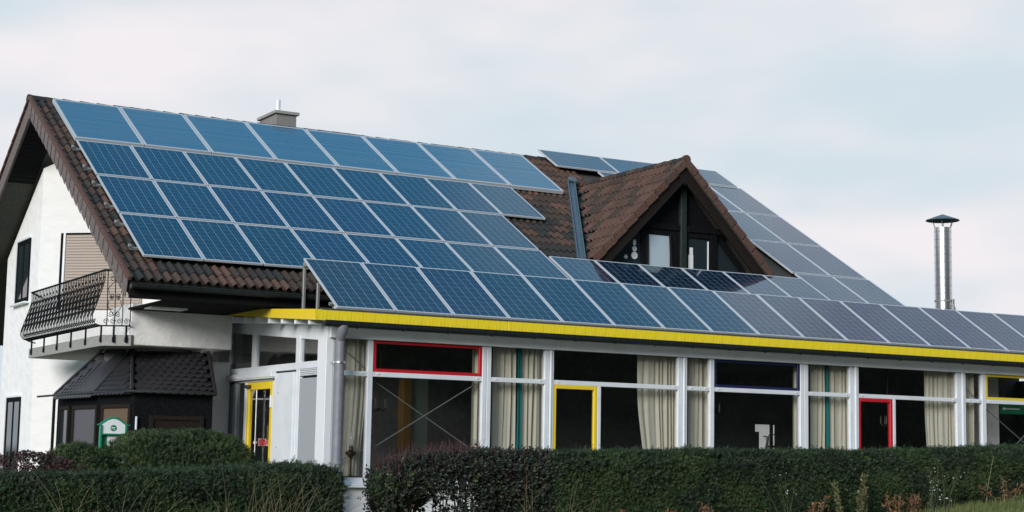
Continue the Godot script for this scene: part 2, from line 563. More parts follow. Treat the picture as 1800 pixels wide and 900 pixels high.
func build_house() -> void:
	var h := thing("house", Vector3(-2.15, -0.15, -8.4), "white stucco house with a brown tiled gable roof, dormer and iron balcony", "house")
	# ---- walls
	var mb := MB.new()
	wall_piece(mb, Vector2(-2.15, -11.15), Vector2(-2.15, -8.44), -0.3, soff(-11.15), soff(-8.44), Vector3(1, 0, 0))
	put(h, "gable_wall", mb.mesh(), mats["stucco"])
	mb = MB.new()
	var K := Vector2(-2.15, -8.44)
	var d := Vector2(0.743, 0.669)
	var R := K + d * ((-7.25 + 8.44) / 0.669)
	var Q := K + d * 2.55
	wall_piece(mb, K, R, -0.3, soff(K.y), soff(R.y), Vector3(0.669, 0, -0.743))
	wall_piece(mb, R, Q, -0.3, soff(R.y), soff(Q.y), Vector3(0.669, 0, -0.743))
	put(h, "balcony_wall", mb.mesh(), mats["stucco"])
	mb = MB.new()
	wall_piece(mb, Q, Vector2(Q.x, -3.1), -0.3, soff(Q.y), soff(-3.1), Vector3(1, 0, 0))
	put(h, "loggia_wall", mb.mesh(), mats["stucco"])
	mb = MB.new()
	mb.ext(Q.x, 13.4, -0.3, 4.55, -3.34, -3.1)
	mb.ext(-1.95, 13.4, -0.3, 4.6, -11.15, -10.9)
	mb.prism([Vector3(13.4, -0.3, -3.1), Vector3(13.4, -0.3, -10.9), Vector3(13.4, 4.9, -10.9), Vector3(13.4, 7.1, -7.25), Vector3(13.4, 4.7, -3.1)], Vector3(-0.24, 0, 0))
	put(h, "outer_wall", mb.mesh(), mats["stucco"])
	# the upper block over the bay
	mb = MB.new()
	mb.cbox(Vector3(-1.165, 2.965, -2.95), Vector3(1.77, 0.69, 1.1), 0.012)
	put(h, "upper_wall_block", mb.mesh(), mats["stucco"])
	mb = MB.new()
	mb.prism([Vector3(-0.55, 2.62, -2.42), Vector3(-0.55, 2.36, -3.1), Vector3(-0.55, 2.62, -3.1)], Vector3(-0.2, 0, 0))
	put(h, "corbel", mb.mesh(), mats["stucco"])
	mb = MB.new()
	mb.ext(-0.42, -0.09, -0.2, 2.41, -3.1, -2.93, 0.01)
	mb.ext(-0.44, -0.08, 2.41, 2.43, -3.1, -2.91)
	put(h, "grey_pilaster", mb.mesh(), mats["white_frame"])
	# ---- roof
	mb = MB.new()
	var RY := rp(0, -2.46, -0.03)
	var EY := rp(0, 5.70, -0.03)
	var x0 := -2.72
	var lx := Vector3(16.55, 0, 0)
	mb.prism([Vector3(x0, RY.y, RY.z), Vector3(x0, RY.y - 0.40, RY.z), Vector3(x0, EY.y - 0.22, EY.z - 0.1), Vector3(x0, EY.y, EY.z)], lx)
	var ZB := -14.4
	var YB := RY.y - (RY.z - ZB) * 0.577
	mb.prism([Vector3(x0, RY.y, RY.z), Vector3(x0, YB, ZB), Vector3(x0, YB - 0.26, ZB + 0.05), Vector3(x0, RY.y - 0.40, RY.z)], lx)
	var roof := put(h, "roof", mb.mesh(), mats["membrane"])
	# boards under the back slope
	var bd := MB.new()
	bd.box(Vector3(0.25, 0, 0.0), Vector3(0.52, 0.012, 0.118))
	var bmesh := bd.mesh()
	var bb := Basis(Vector3.RIGHT, Vector3(0, 0.866, -0.5), Vector3(0, 0.5, 0.866))
	for i in 54:
		var t := 0.12 + i * 0.13
		put(roof, "soffit_board", bmesh, mats["soffit_wood"], Transform3D(bb, Vector3(-2.70, RY.y - 0.425 - t * 0.47, RY.z - t * 0.866)))
	# tiles where the roof shows
	var tm := tile_mesh()
	var gauge := 0.336
	var nrow := 24
	var kinds := ["tile_a", "tile_b", "tile_d", "tile_b", "tile_a", "tile_c"]
	for r in nrow:
		var s := 5.77 - 0.39 - r * gauge
		for c in 40:
			var x := -2.62 + c * 0.30
			var show := c < 2
			if r < 2 and x < 1.2:
				show = true
			# bare field between the panels and the dormer
			var left_edge := 6.6
			if s > 3.3: left_edge = 5.4
			elif s > 1.1: left_edge = 5.5
			elif s > -0.5: left_edge = 6.4
			else: left_edge = 7.6
			var valley := 6.74 + (3.31 - s) * 0.469
			if s < 3.5 and x > left_edge and x < (minf(valley, 8.75) if s > -0.8 else 10.3):
				show = true
			if s > 1.6 and s < 3.6 and x > 10.0 + (s - 1.6) * 0.5:
				show = true
			if not show:
				continue
			var kd: String = kinds[rng.randi() % kinds.size()]
			if x > 3.0 and s < 0.6:
				kd = ["tile_a", "tile_c", "tile_b", "tile_a"][rng.randi() % 4]
			elif x > 3.0:
				kd = ["tile_d", "tile_b", "tile_d", "tile_b", "tile_a"][rng.randi() % 5]
			var q := slope_basis() * Basis(Vector3.UP, rng.randf_range(-0.012, 0.012)) * Basis(Vector3.RIGHT, rng.randf_range(0.0, 0.014))
			put(roof, "tile", tm, mats[kd], Transform3D(q, rp(x, s, 0.0 + rng.randf_range(-0.003, 0.004))))
	# ridge tiles
	var rm := ridge_mesh()
	for i in 49:
		var x := -2.80 + i * 0.335
		put(roof, "ridge_tile", rm, mats[["tile_d", "tile_b"][i % 2]], Transform3D(Basis(Vector3.FORWARD, rng.randf_range(-0.02, 0.03)), Vector3(x, 7.535 + rng.randf_range(-0.004, 0.006), -7.335)))
	# verge: slates hung along the front slope, a red edge on top, a board on the back slope
	var sl := MB.new()
	sl.prism([Vector3(0, 0.0, 0.0), Vector3(0, -0.15, 0.025), Vector3(0, -0.29, 0.09), Vector3(0, -0.30, 0.40), Vector3(0, 0.0, 0.335)], Vector3(0.012, 0, 0))
	var slm := sl.mesh()
	var vb := Basis(Vector3.RIGHT, Vector3(0, CS, SN), Vector3(0, -SN, CS))
	for i in 25:
		var s := -2.50 + i * 0.328
		put(roof, "verge_slate", slm, mats["slate"], Transform3D(vb * Basis(Vector3.UP, -0.045) * Basis(Vector3.RIGHT, 0.01), rp(-2.762, s, 0.0)))
	mb = MB.new()
	mb.cbox(rp(-2.765, 1.63, 0.025), Vector3(0.075, 0.075, 8.30), 0.012, vb)
	put(roof, "verge_edge", mb.mesh(), mats["verge_red"])
	mb = MB.new()
	var bk := Basis(Vector3.RIGHT, Vector3(0, 0.866, -0.5), Vector3(0, 0.5, 0.866))
	var bl := 8.2
	mb.cbox(Vector3(-2.735, RY.y - 0.20, RY.z) + bk.z * (-bl * 0.5), Vector3(0.05, 0.30, bl), 0.008, bk)
	put(roof, "back_verge_board", mb.mesh(), mats["slate"])
	mb = MB.new()
	for i in 24:
		mb.cbox(Vector3(-2.74, RY.y + 0.015, RY.z) + bk.z * (-0.17 - i * 0.338), Vector3(0.12, 0.05, 0.36), 0.012, bk * Basis(Vector3.RIGHT, 0.05))
	put(roof, "back_verge_edge", mb.mesh(), mats["verge_red"])
	# eave: gutter, fascia and boxed soffit
	mb = MB.new()
	mb.ext(-2.74, 13.8, 3.20, 3.40, -0.30, -0.24, 0.006)
	mb.ext(-2.10, 13.6, 3.20, 3.235, -2.42, -0.30)
	put(roof, "eave_board", mb.mesh(), mats["soffit_wood"])
	mb = MB.new()
	var k := 8
	for i in k:
		var a0 := PI + PI * i / k
		var a1 := PI + PI * (i + 1) / k
		var g0 := Vector3(-2.76, 3.40 + sin(a0) * 0.07, -0.12 + cos(a0) * 0.08)
		var g1 := Vector3(-2.76, 3.40 + sin(a1) * 0.07, -0.12 + cos(a1) * 0.08)
		mb.quad(g0, g0 + Vector3(16.6, 0, 0), g1 + Vector3(16.6, 0, 0), g1)
		mb.tri(g0, g1, Vector3(-2.76, 3.40, -0.12))
	mb.tube([Vector3(-2.76, 3.405, -0.04), Vector3(13.84, 3.405, -0.04)], 0.011, 6)
	put(roof, "gutter", mb.mesh(), mats["gutter"])
	mb = MB.new()
	mb.cbox(Vector3(-1.72, 3.185, -1.6), Vector3(0.62, 0.03, 0.35), 0.004)
	put(roof, "soffit_panel", mb.mesh(), mats["white_frame"])
	# ---- chimney
	mb = MB.new()
	mb.ext(2.28, 2.73, 6.9, 7.88, -8.25, -7.30, 0.008)
	var ch := put(h, "chimney", mb.mesh(), mats["aggregate"])
	mb = MB.new()
	mb.ext(2.23, 2.78, 7.88, 7.945, -8.30, -7.25, 0.008)
	put(ch, "cap", mb.mesh(), mats["concrete"])
	mb = MB.new()
	mb.lathe([Vector2(0.085, 0), Vector2(0.085, 0.10), Vector2(0.05, 0.105), Vector2(0.048, 0.33), Vector2(0.036, 0.335), Vector2(0.0, 0.334)], Vector3(2.50, 7.945, -7.78), 16)
	put(ch, "flue_pipe", mb.mesh(), mats["white_trim"])
	build_gable_windows(h)
	build_balcony(h)
	build_bay(h)
	build_dormer(h)

func build_gable_windows(h: Node3D) -> void:
	# windows in the gable wall plane x = -2.15: z0, z1, y0, y1
	for w in [[-10.25, -9.15, 3.83, 5.11], [-10.50, -9.30, 0.20, 1.91]]:
		var z0: float = w[0]
		var z1: float = w[1]
		var y0: float = w[2]
		var y1: float = w[3]
		var mb := MB.new()
		mb.ext(-2.17, -2.11, y0, y1, z0, z0 + 0.09, 0.006)
		mb.ext(-2.17, -2.11, y0, y1, z1 - 0.09, z1, 0.006)
		mb.ext(-2.17, -2.11, y1 - 0.09, y1, z0 + 0.09, z1 - 0.09, 0.006)
		mb.ext(-2.17, -2.11, y0, y0 + 0.09, z0 + 0.09, z1 - 0.09, 0.006)
		mb.ext(-2.168, -2.12, y0 + 0.09, y1 - 0.09, (z0 + z1) * 0.5 - 0.04, (z0 + z1) * 0.5 + 0.04, 0.006)
		var wn := put(h, "window", mb.mesh(), mats["dark_wood"])
		for q in 2:
			mb = MB.new()
			var a := z0 + 0.09 if q == 0 else (z0 + z1) * 0.5 + 0.04
			var b := (z0 + z1) * 0.5 - 0.04 if q == 0 else z1 - 0.09
			mb.ext(-2.158, -2.152, y0 + 0.09, y1 - 0.09, a, b)
			put(wn, "pane", mb.mesh(), mats["dark_glass"])
		mb = MB.new()
		mb.ext(-2.26, -2.12, y0 - 0.05, y0 - 0.01, z0 - 0.08, z1 + 0.08, 0.008)
		put(wn, "sill", mb.mesh(), mats["white_trim"])
		mb = MB.new()
		mb.ext(-2.19, -2.14, y0 - 0.01, y1 + 0.04, z0 - 0.06, z0, 0.006)
		mb.ext(-2.19, -2.14, y1, y1 + 0.05, z0, z1 + 0.03, 0.006)
		put(wn, "surround", mb.mesh(), mats["white_trim"])
	# roller shutter on the balcony wall
	var K := Vector3(-2.15, 0, -8.44)
	var d := Vector3(0.743, 0, 0.669)
	var n := Vector3(-0.669, 0, 0.743)
	var bs := Basis(d, Vector3.UP, n)
	var mb := MB.new()
	mb.cbox(K + d * 1.38 + Vector3(0, 4.35, 0) + n * 0.02, Vector3(1.70, 1.46, 0.04), 0.004, bs)
	var sh := put(h, "roller_shutter", mb.mesh(), mats["shutter"])
	var sl := MB.new()
	sl.cbox(Vector3.ZERO, Vector3(1.62, 0.052, 0.022), 0.010)
	var slm := sl.mesh()
	for i in 26:
		put(sh, "slat", slm, mats["shutter"], Transform3D(bs, K + d * 1.40 + Vector3(0, 5.05 - i * 0.0565, 0) + n * 0.045))
	mb = MB.new()
	mb.cbox(K + d * 0.56 + Vector3(0, 4.36, 0) + n * 0.035, Vector3(0.05, 1.52, 0.07), 0.006, bs)
	put(sh, "guide_rail", mb.mesh(), mats["white_trim"])
	mb = MB.new()
	mb.cbox(K + d * 0.50 + Vector3(0, 4.36, 0) + n * 0.02, Vector3(0.07, 1.52, 0.045), 0.006, bs)
	mb.cbox(K + d * 1.36 + Vector3(0, 5.105, 0) + n * 0.03, Vector3(1.7, 0.03, 0.06), 0.006, bs)
	put(sh, "shutter_frame", mb.mesh(), mats["dark_wood"])

func curl(c: Vector3, u: Vector3, w: Vector3, r: float, turns := 1.25, a0 := 0.0) -> Array:
	var pts := []
	for i in 13:
		var t := i / 12.0
		var an := a0 + TAU * turns * t
		var rr := r * (1.0 - 0.75 * t)
		pts.append(c + u * cos(an) * rr + w * sin(an) * rr)
	return pts

func build_balcony(h: Node3D) -> void:
	var xb := -2.45
	var za := -7.63
	var zb := -2.66
	# slab: outer edge along z, short side turned to the corner of the house
	var mb := MB.new()
	var pl := [Vector3(xb, 2.60, za), Vector3(xb, 2.60, zb), Vector3(-2.05, 2.60, -2.36), Vector3(-0.4, 2.60, -3.4), Vector3(-0.4, 2.60, -6.75), Vector3(-1.55, 2.60, za)]
	var top := []
	for p in pl:
		top.append(p + Vector3(0, 0.18, 0))
	mb.prism(top, Vector3(0, -0.18, 0))
	put(h, "balcony_slab", mb.mesh(), mats["concrete"])
	# railing
	mb = MB.new()
	var yt := 3.86
	var yb := 2.93
	mb.tube([Vector3(-2.12, yt, -8.35), Vector3(xb, yt, za), Vector3(xb, yt, zb), Vector3(-2.08, yt, -2.38)], 0.018, 6)
	mb.tube([Vector3(-2.2, yb, -8.2), Vector3(xb - 0.03, yb, za), Vector3(xb - 0.03, yb, zb), Vector3(-2.06, yb, -2.36)], 0.013, 6)
	var rail := put(h, "balcony_railing", mb.mesh(), mats["iron"])
	var bar := MB.new()
	var pr := [[0.93, 0.0], [0.86, 0.0], [0.78, -0.008], [0.62, 0.03], [0.45, 0.085], [0.30, 0.135], [0.18, 0.175], [0.09, 0.175], [0.03, 0.13], [0.0, 0.03]]
	var pts := []
	for p in pr:
		pts.append(Vector3(-p[1], p[0], 0))
	bar.tube(pts, 0.0085, 5)
	var barm := bar.mesh()
	var nb := 46
	for i in nb:
		put(rail, "bar", barm, mats["iron"], Transform3D(Basis(), Vector3(xb, yb, lerpf(za + 0.02, zb, i / float(nb - 1)))))
	# three belts of scrollwork between the bars of the long side
	var sc := MB.new()
	for q in 3:
		var yy: float = [0.22, 0.44, 0.66][q]
		var ox: float = [0.160, 0.088, 0.022][q]
		var c := Vector3(-ox, yy, 0)
		var w := Vector3(0.28, 0.96, 0).normalized()
		sc.tube(curl(c + w * 0.05 + Vector3(0, 0, 0.025), Vector3(0, 0, 1), w, 0.028, 1.2, -1.2), 0.0042, 4)
		sc.tube(curl(c - w * 0.05 - Vector3(0, 0, 0.025), Vector3(0, 0, -1), -w, 0.028, 1.2, -1.2), 0.0042, 4)
		sc.tube([c - w * 0.085, c + w * 0.085], 0.0042, 4)
	var scm := sc.mesh()
	for i in nb - 1:
		put(rail, "scroll", scm, mats["iron"], Transform3D(Basis(), Vector3(xb + 0.035 * (i % 2), yb + 0.105 * (i % 2), lerpf(za + 0.02, zb, (i + 0.5) / float(nb - 1)))))
	var lo := MB.new()
	lo.tube(curl(Vector3(-0.12, 0.085, 0), Vector3(0, 0, 1), Vector3(0, 1, 0), 0.040, 1.4), 0.0045, 4)
	var lom := lo.mesh()
	for i in nb - 1:
		put(rail, "ring_scroll", lom, mats["iron"], Transform3D(Basis(), Vector3(xb, yb, lerpf(za + 0.02, zb, (i + 0.5) / float(nb - 1)))))
	# the short side: four bars, a heart of scrolls and little rings
	var A := Vector3(xb, 0, zb)
	var B := Vector3(-2.07, 0, -2.37)
	var u := (B - A).normalized()
	var out := Vector3(-0.15, 0, 1).normalized()
	var L := (B - A).length()
	for i in 4:
		var ps := []
		for p in pr:
			ps.append(A + u * (L * (0.12 + 0.28 * i)) + Vector3(0, yb + p[0], 0) + out * p[1] * 0.6)
		var sb := MB.new()
		sb.tube(ps, 0.009, 5)
		put(rail, "bar", sb.mesh(), mats["iron"])
	var hs := MB.new()
	var cc := A + u * L * 0.4 + out * 0.03
	for sgn in [-1.0, 1.0]:
		for q in [[0.78, 0.05, 1.0], [0.50, 0.05, -1.0], [0.46, 0.04, 1.0], [0.20, 0.05, -1.0]]:
			hs.tube(curl(cc + u * sgn * 0.06 + Vector3(0, yb + q[0], 0), u * sgn, Vector3(0, q[2], 0), q[1], 1.3, 0.6), 0.006, 4)
		hs.tube([cc + Vector3(0, yb + 0.76, 0), cc + u * sgn * 0.12 + Vector3(0, yb + 0.62, 0), cc + u * sgn * 0.10 + Vector3(0, yb + 0.53, 0)], 0.006, 4)
		hs.tube([cc + Vector3(0, yb + 0.16, 0), cc + u * sgn * 0.12 + Vector3(0, yb + 0.32, 0), cc + u * sgn * 0.10 + Vector3(0, yb + 0.42, 0)], 0.006, 4)
	put(rail, "heart_scroll", hs.mesh(), mats["iron"])
	for i in 4:
		var rs := MB.new()
		rs.tube(curl(A + u * L * (0.1 + 0.25 * i) + Vector3(0, yb + 0.07, 0) + out * 0.06, u, Vector3.UP, 0.05, 1.4), 0.006, 4)
		put(rail, "ring_scroll", rs.mesh(), mats["iron"])
	for i in 8:
		mb = MB.new()
		var p := Vector3(xb - 0.012, 0, lerpf(za + 0.25, zb - 0.02, i / 5.0)) if i < 6 else A + u * L * (0.45 + 0.45 * (i - 6)) + Vector3(-0.02, 0, 0.02)
		mb.cbox(p + Vector3(0, 2.80, 0), Vector3(0.028, 0.28, 0.028), 0.004)
		mb.cbox(p + Vector3(-0.006, 2.70, 0), Vector3(0.03, 0.09, 0.05), 0.004)
		put(rail, "stanchion", mb.mesh(), mats["iron"])

func quad_at(a: Vector3, b: Vector3, c: Vector3, d: Vector3, u: float, v: float) -> Vector3:   # a-b lower edge, d-c upper edge
	return a.lerp(b, u).lerp(d.lerp(c, u), v)

func build_bay(h: Node3D) -> void:
	var E0 := Vector3(-2.57, 1.83, -4.98)
	var E1 := Vector3(-2.43, 1.83, -2.93)
	var E2 := Vector3(-2.20, 1.83, -1.66)
	var E3 := Vector3(-0.80, 1.83, -1.64)
	var Ta := Vector3(-2.12, 2.60, -3.60)
	var Tb := Vector3(-1.72, 2.60, -3.30)
	var Tc := Vector3(-0.62, 2.60, -2.62)
	# dark timber body under the little roof
	var mb := MB.new()
	var base := [Vector3(-2.47, 1.80, -5.2), Vector3(-2.35, 1.80, -2.90), Vector3(-2.13, 1.80, -1.74), Vector3(-0.82, 1.80, -1.72), Vector3(-0.45, 1.80, -3.0), Vector3(-0.45, 1.80, -5.2)]
	mb.prism(base, Vector3(0, -2.0, 0))
	var bay := put(h, "bay_window", mb.mesh(), mats["dark_wood"])
	mb = MB.new()
	for q in [[E0, E1, Tb, Ta], [E1, E2, Tb, Tb], [E2, E3, Tc, Tb]]:
		var dn := Vector3(0, -0.035, 0)
		for i in 8:
			for j in 8:
				mb.quad(quad_at(q[0], q[1], q[2], q[3], i / 8.0, j / 8.0) + dn, quad_at(q[0], q[1], q[2], q[3], (i + 1) / 8.0, j / 8.0) + dn, quad_at(q[0], q[1], q[2], q[3], (i + 1) / 8.0, (j + 1) / 8.0) + dn, quad_at(q[0], q[1], q[2], q[3], i / 8.0, (j + 1) / 8.0) + dn)
	mb.tri(E3, Vector3(-0.5, 1.83, -3.1), Tc)
	put(bay, "roof_deck", mb.mesh(), mats["dark_wood"])
	# scalloped shingles
	var sh := MB.new()
	var w := 0.135
	var pts := []
	for i in 7:
		var a := PI * i / 6.0
		pts.append(Vector3(-cos(a) * w * 0.5, 0.012, 0.095 + sin(a) * 0.07))
	pts.append(Vector3(w * 0.5, 0.002, -0.05))
	pts.append(Vector3(-w * 0.5, 0.002, -0.05))
	sh.prism(pts, Vector3(0, -0.016, 0))
	var shm := sh.mesh()
	var facets := [[E2, E3, Tc, Tb, 12, 10], [E1, E2, Tb, Tb, 11, 9], [E0, E1, Tb, Ta, 10, 13]]
	for f in facets:
		var rows: int = f[5]
		for r in rows:
			var v := (r + 0.55) / (rows + 0.4)
			var pl: Vector3 = quad_at(f[0], f[1], f[2], f[3], 0, v)
			var pr: Vector3 = quad_at(f[0], f[1], f[2], f[3], 1, v)
			var len := (pr - pl).length()
			var nc := int(len / w)
			var upv: Vector3 = (quad_at(f[0], f[1], f[2], f[3], 0.5, 1) - quad_at(f[0], f[1], f[2], f[3], 0.5, 0)).normalized()
			var xd := (pr - pl).normalized()
			var nn := xd.cross(upv).normalized()
			var zd := xd.cross(nn).normalized()
			for c in nc + 1:
				var t := (c + (0.5 if r % 2 == 1 else 0.0)) * w
				if t > len - 0.05 or t < 0.03:
					continue
				var p := pl + xd * t + nn * 0.012
				put(bay, "shingle", shm, mats["shingle"], Transform3D(Basis(xd, nn, zd) * Basis(Vector3.RIGHT, -0.075), p))
	for q in [[E1, Tb], [E2, Tb], [E0, Ta], [E3, Tc]]:
		mb = MB.new()
		mb.tube([q[0] + Vector3(-0.01, 0.02, 0.01), q[1] + Vector3(-0.01, 0.03, 0.01)], 0.032, 8)
		put(bay, "hip_roll", mb.mesh(), mats["shingle"])
	mb = MB.new()
	mb.tube([E0, E0 + Vector3(-0.02, 0, -1.2)], 0.02, 6)
	mb.tube([E0 + Vector3(-0.03, 0, 0), E1 + Vector3(-0.03, 0, 0.02), E2 + Vector3(-0.02, 0, 0.03), E3 + Vector3(0, 0, 0.03)], 0.030, 6)
	put(bay, "eave_gutter", mb.mesh(), mats["gutter"])
	mb = MB.new()
	mb.tube([Vector3(-2.56, 1.80, -5.1), Vector3(-2.56, -0.2, -5.1)], 0.028, 8)
	put(bay, "downpipe", mb.mesh(), mats["iron"])
	# windows in the three faces: from, to along the face, y range
	var faces := [[base[0], base[1], 0.10, 0.30, "dark_glass"], [base[0], base[1], 0.42, 0.94, "violet_blind"], [base[1], base[2], 0.10, 0.90, "brown_blind"], [base[2], base[3], 0.22, 0.86, "brown_wood"]]
	for i in faces.size():
		var f = faces[i]
		var a: Vector3 = f[0]
		var b: Vector3 = f[1]
		var dd: Vector3 = b - a
		var len := dd.length()
		dd = dd.normalized()
		var n := Vector3(-dd.z, 0, dd.x)
		var bs := Basis(dd, Vector3.UP, n)
		var ca: float = f[2] * len
		var cb: float = f[3] * len
		var y1: float = 1.60 if i < 3 else 1.42
		var y0 := 0.25
		var o := Vector3(a.x, 0, a.z)
		mb = MB.new()
		mb.cbox(o + dd * ca + Vector3(0, (y0 + y1) * 0.5, 0) + n * 0.012, Vector3(0.07, y1 - y0 + 0.07, 0.05), 0.006, bs)
		mb.cbox(o + dd * cb + Vector3(0, (y0 + y1) * 0.5, 0) + n * 0.012, Vector3(0.07, y1 - y0 + 0.07, 0.05), 0.006, bs)
		mb.cbox(o + dd * ((ca + cb) * 0.5) + Vector3(0, y1, 0) + n * 0.012, Vector3(cb - ca - 0.07, 0.07, 0.05), 0.006, bs)
		mb.cbox(o + dd * ((ca + cb) * 0.5) + Vector3(0, y0, 0) + n * 0.012, Vector3(cb - ca - 0.07, 0.07, 0.05), 0.006, bs)
		var wn := put(bay, "window_frame", mb.mesh(), mats["brown_wood"])
		mb = MB.new()
		mb.box(o + dd * ((ca + cb) * 0.5) + Vector3(0, (y0 + y1) * 0.5, 0) + n * 0.004, Vector3(cb - ca - 0.07, y1 - y0 - 0.07, 0.02), bs)
		var pn := put(bay, "window_pane", mb.mesh(), mats[f[4]])
		if i == 1:
			pn.set_meta("label", "window pane backed by a violet grey blind")
		elif i == 2:
			pn.set_meta("label", "window pane backed by a brown woven blind")
	mb = MB.new()
	mb.cbox(Vector3(-2.10, 1.32, -1.70), Vector3(0.03, 0.22, 0.03), 0.006)
	put(bay, "door_handle", mb.mesh(), mats["white_trim"])

func build_dormer(h: Node3D) -> void:
	var cx := 8.90
	var yr := 6.80
	var zf := -2.0
	var zw := -2.35
	# body: dark timber gable under two 45 degree roof slopes
	var mb := MB.new()
	mb.prism([Vector3(cx - 1.95, 4.45, zw), Vector3(cx + 1.95, 4.45, zw), Vector3(cx + 1.95, 4.52, zw), Vector3(cx, 6.52, zw), Vector3(cx - 1.95, 4.52, zw)], Vector3(0, 0, -0.1))
	var dm := put(h, "dormer", mb.mesh(), mats["dark_wood"])
	var zb := -6.0
	for sg in [-1.0, 1.0]:
		mb = MB.new()
		# slope deck: front edge long, back end at the ridge where it dies into the main roof
		var a := Vector3(cx, yr, zf)
		var b := Vector3(cx + sg * 2.17, yr - 2.17, zf)
		var c := Vector3(cx + sg * 2.17, yr - 2.17, -2.45)
		var e := Vector3(cx, yr, zb - 0.1)
		var dn := Vector3(-sg * 0.06, -0.06, 0)
		var p := [a, b, c, e] if sg < 0 else [a, e, c, b]
		mb.prism(p, dn)
		put(dm, "roof_slope", mb.mesh(), mats["membrane"])
	# tiles on both slopes: columns run down from the dormer ridge
	var tm := tile_mesh()
	var kinds := ["tile_a", "tile_c", "tile_c", "tile_b", "tile_a", "tile_c"]
	for sg in [-1.0, 1.0]:
		var nrm := Vector3(sg * 0.7071, 0.7071, 0)
		var dwn := Vector3(sg * 0.7071, -0.7071, 0)
		var xd := nrm.cross(dwn)      # along the ridge
		var bs := Basis(xd, nrm, dwn)
		for r in 9:
			var t := 0.02 + r * 0.336 - 0.04
			for c in 13:
				var z := zf - 0.10 - 0.15 - c * 0.30
				var tm_low := t + 0.39
				# where does the main roof cut the slope?
				var zcut := -6.0 + (tm_low * 0.7071) * 1.735
				if z < zcut - 0.05:
					continue
				if sg > 0 and c > 3:
					continue
				var p := Vector3(cx, yr, z) + dwn * t + nrm * (0.015 + rng.randf_range(-0.003, 0.003))
				put(dm, "tile", tm, mats[kinds[rng.randi() % kinds.size()]], Transform3D(bs * Basis(Vector3.UP, rng.randf_range(-0.012, 0.012)), p))
		# verge tiles along the front edge
		var vt := MB.new()
		vt.cbox(Vector3(0, 0.015, 0.18), Vector3(0.13, 0.03, 0.355), 0.012)
		vt.cbox(Vector3(0.055 * (1.0 if sg < 0 else -1.0) , -0.055, 0.18), Vector3(0.025, 0.15, 0.318), 0.010)
		var vm := vt.mesh()
		for r in 9:
			var t := 0.0 + r * 0.336
			put(dm, "verge_tile", vm, mats[["tile_c", "verge_red", "tile_c", "tile_a"][rng.randi() % 4]], Transform3D(bs * Basis(Vector3.RIGHT, -0.07), Vector3(cx, yr, zf - 0.045) + dwn * t + nrm * 0.032))
		# barge board under the verge
		mb = MB.new()
		mb.cbox(Vector3(cx, yr - 0.02, zf - 0.07) + dwn * 1.55 - nrm * 0.16, Vector3(0.06, 0.24, 3.12), 0.008, bs)
		put(dm, "barge_board", mb.mesh(), mats["brown_wood"])
		mb = MB.new()
		mb.cbox(Vector3(cx, yr, -2.23) + dwn * 1.5 - nrm * 0.12, Vector3(0.22, 0.02, 3.0), 0.003, bs)
		put(dm, "eave_soffit", mb.mesh(), mats["soffit_wood"])
	# ridge tiles and the round end cap
	var rm := ridge_mesh(0.42, 0.105)
	for i in 12:
		put(dm, "ridge_tile", rm, mats[["tile_d", "tile_b", "tile_a"][i % 3]], Transform3D(Basis(Vector3.UP, PI / 2) * Basis(Vector3.FORWARD, rng.randf_range(-0.02, 0.03)), Vector3(cx, yr - 0.01, zf - 0.03 - i * 0.335)))
	mb = MB.new()
	var cap := []
	for i in 12:
		var a := TAU * i / 12.0
		cap.append(Vector3(cx + cos(a) * 0.095, yr + 0.02 + sin(a) * 0.095, zf + 0.02))
	mb.prism(cap, Vector3(0, 0, -0.06))
	put(dm, "ridge_cap", mb.mesh(), mats["verge_red"])
	mb = MB.new()
	mb.prism([Vector3(cx - 0.24, yr - 0.25, zf - 0.034), Vector3(cx, yr - 0.49, zf - 0.034), Vector3(cx + 0.24, yr - 0.25, zf - 0.034), Vector3(cx, yr - 0.01, zf - 0.034)], Vector3(0, 0, -0.06))
	put(dm, "barge_joint", mb.mesh(), mats["brown_wood"])
	# timber: king post, beam, window posts
	for q in [["post", 8.96, 9.10, 4.45, 6.42, 0.10], ["beam", 7.55, 10.30, 5.42, 5.54, 0.08], ["window_post", 8.04, 8.17, 4.45, 5.42, 0.06], ["window_post", 8.78, 8.96, 4.45, 5.42, 0.055], ["window_post", 9.10, 9.17, 4.45, 5.42, 0.055], ["window_post", 9.72, 9.88, 4.45, 5.42, 0.06], ["window_head", 8.17, 8.78, 5.31, 5.42, 0.05], ["window_head", 9.17, 9.72, 5.31, 5.42, 0.05]]:
		mb = MB.new()
		mb.ext(q[1], q[2], q[3], q[4], zw, zw + q[5], 0.008)
		put(dm, q[0], mb.mesh(), mats["dark_wood"] if q[0] != "post" else mats["gutter"])
	# panes: side lights are triangles below the rafters
	mb = MB.new()
	mb.prism([Vector3(7.30, 4.46, zw + 0.02), Vector3(8.04, 4.46, zw + 0.02), Vector3(8.04, 5.34, zw + 0.02), Vector3(7.96, 5.34, zw + 0.02), Vector3(7.30, 4.68, zw + 0.02)], Vector3(0, 0, -0.012))
	put(dm, "side_pane", mb.mesh(), mats["dark_glass"])
	mb = MB.new()
	mb.prism([Vector3(9.88, 4.46, zw + 0.02), Vector3(10.55, 4.46, zw + 0.02), Vector3(10.55, 4.62, zw + 0.02), Vector3(9.90, 5.28, zw + 0.02), Vector3(9.88, 5.28, zw + 0.02)], Vector3(0, 0, -0.012))
	put(dm, "side_pane", mb.mesh(), mats["dark_glass"])
	# the tilted window with reflected sky painted pale, and the shut one with a paper strip
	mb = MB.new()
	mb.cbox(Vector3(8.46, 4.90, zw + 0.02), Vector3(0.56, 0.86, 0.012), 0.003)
	var bl := put(dm, "painted_sky_pane", mb.mesh(), flat("painted_sky_reflection", Color(0.40, 0.49, 0.55), 0.6))
	bl.set_meta("label", "pale sheet painted as reflected sky filling the tilted window")
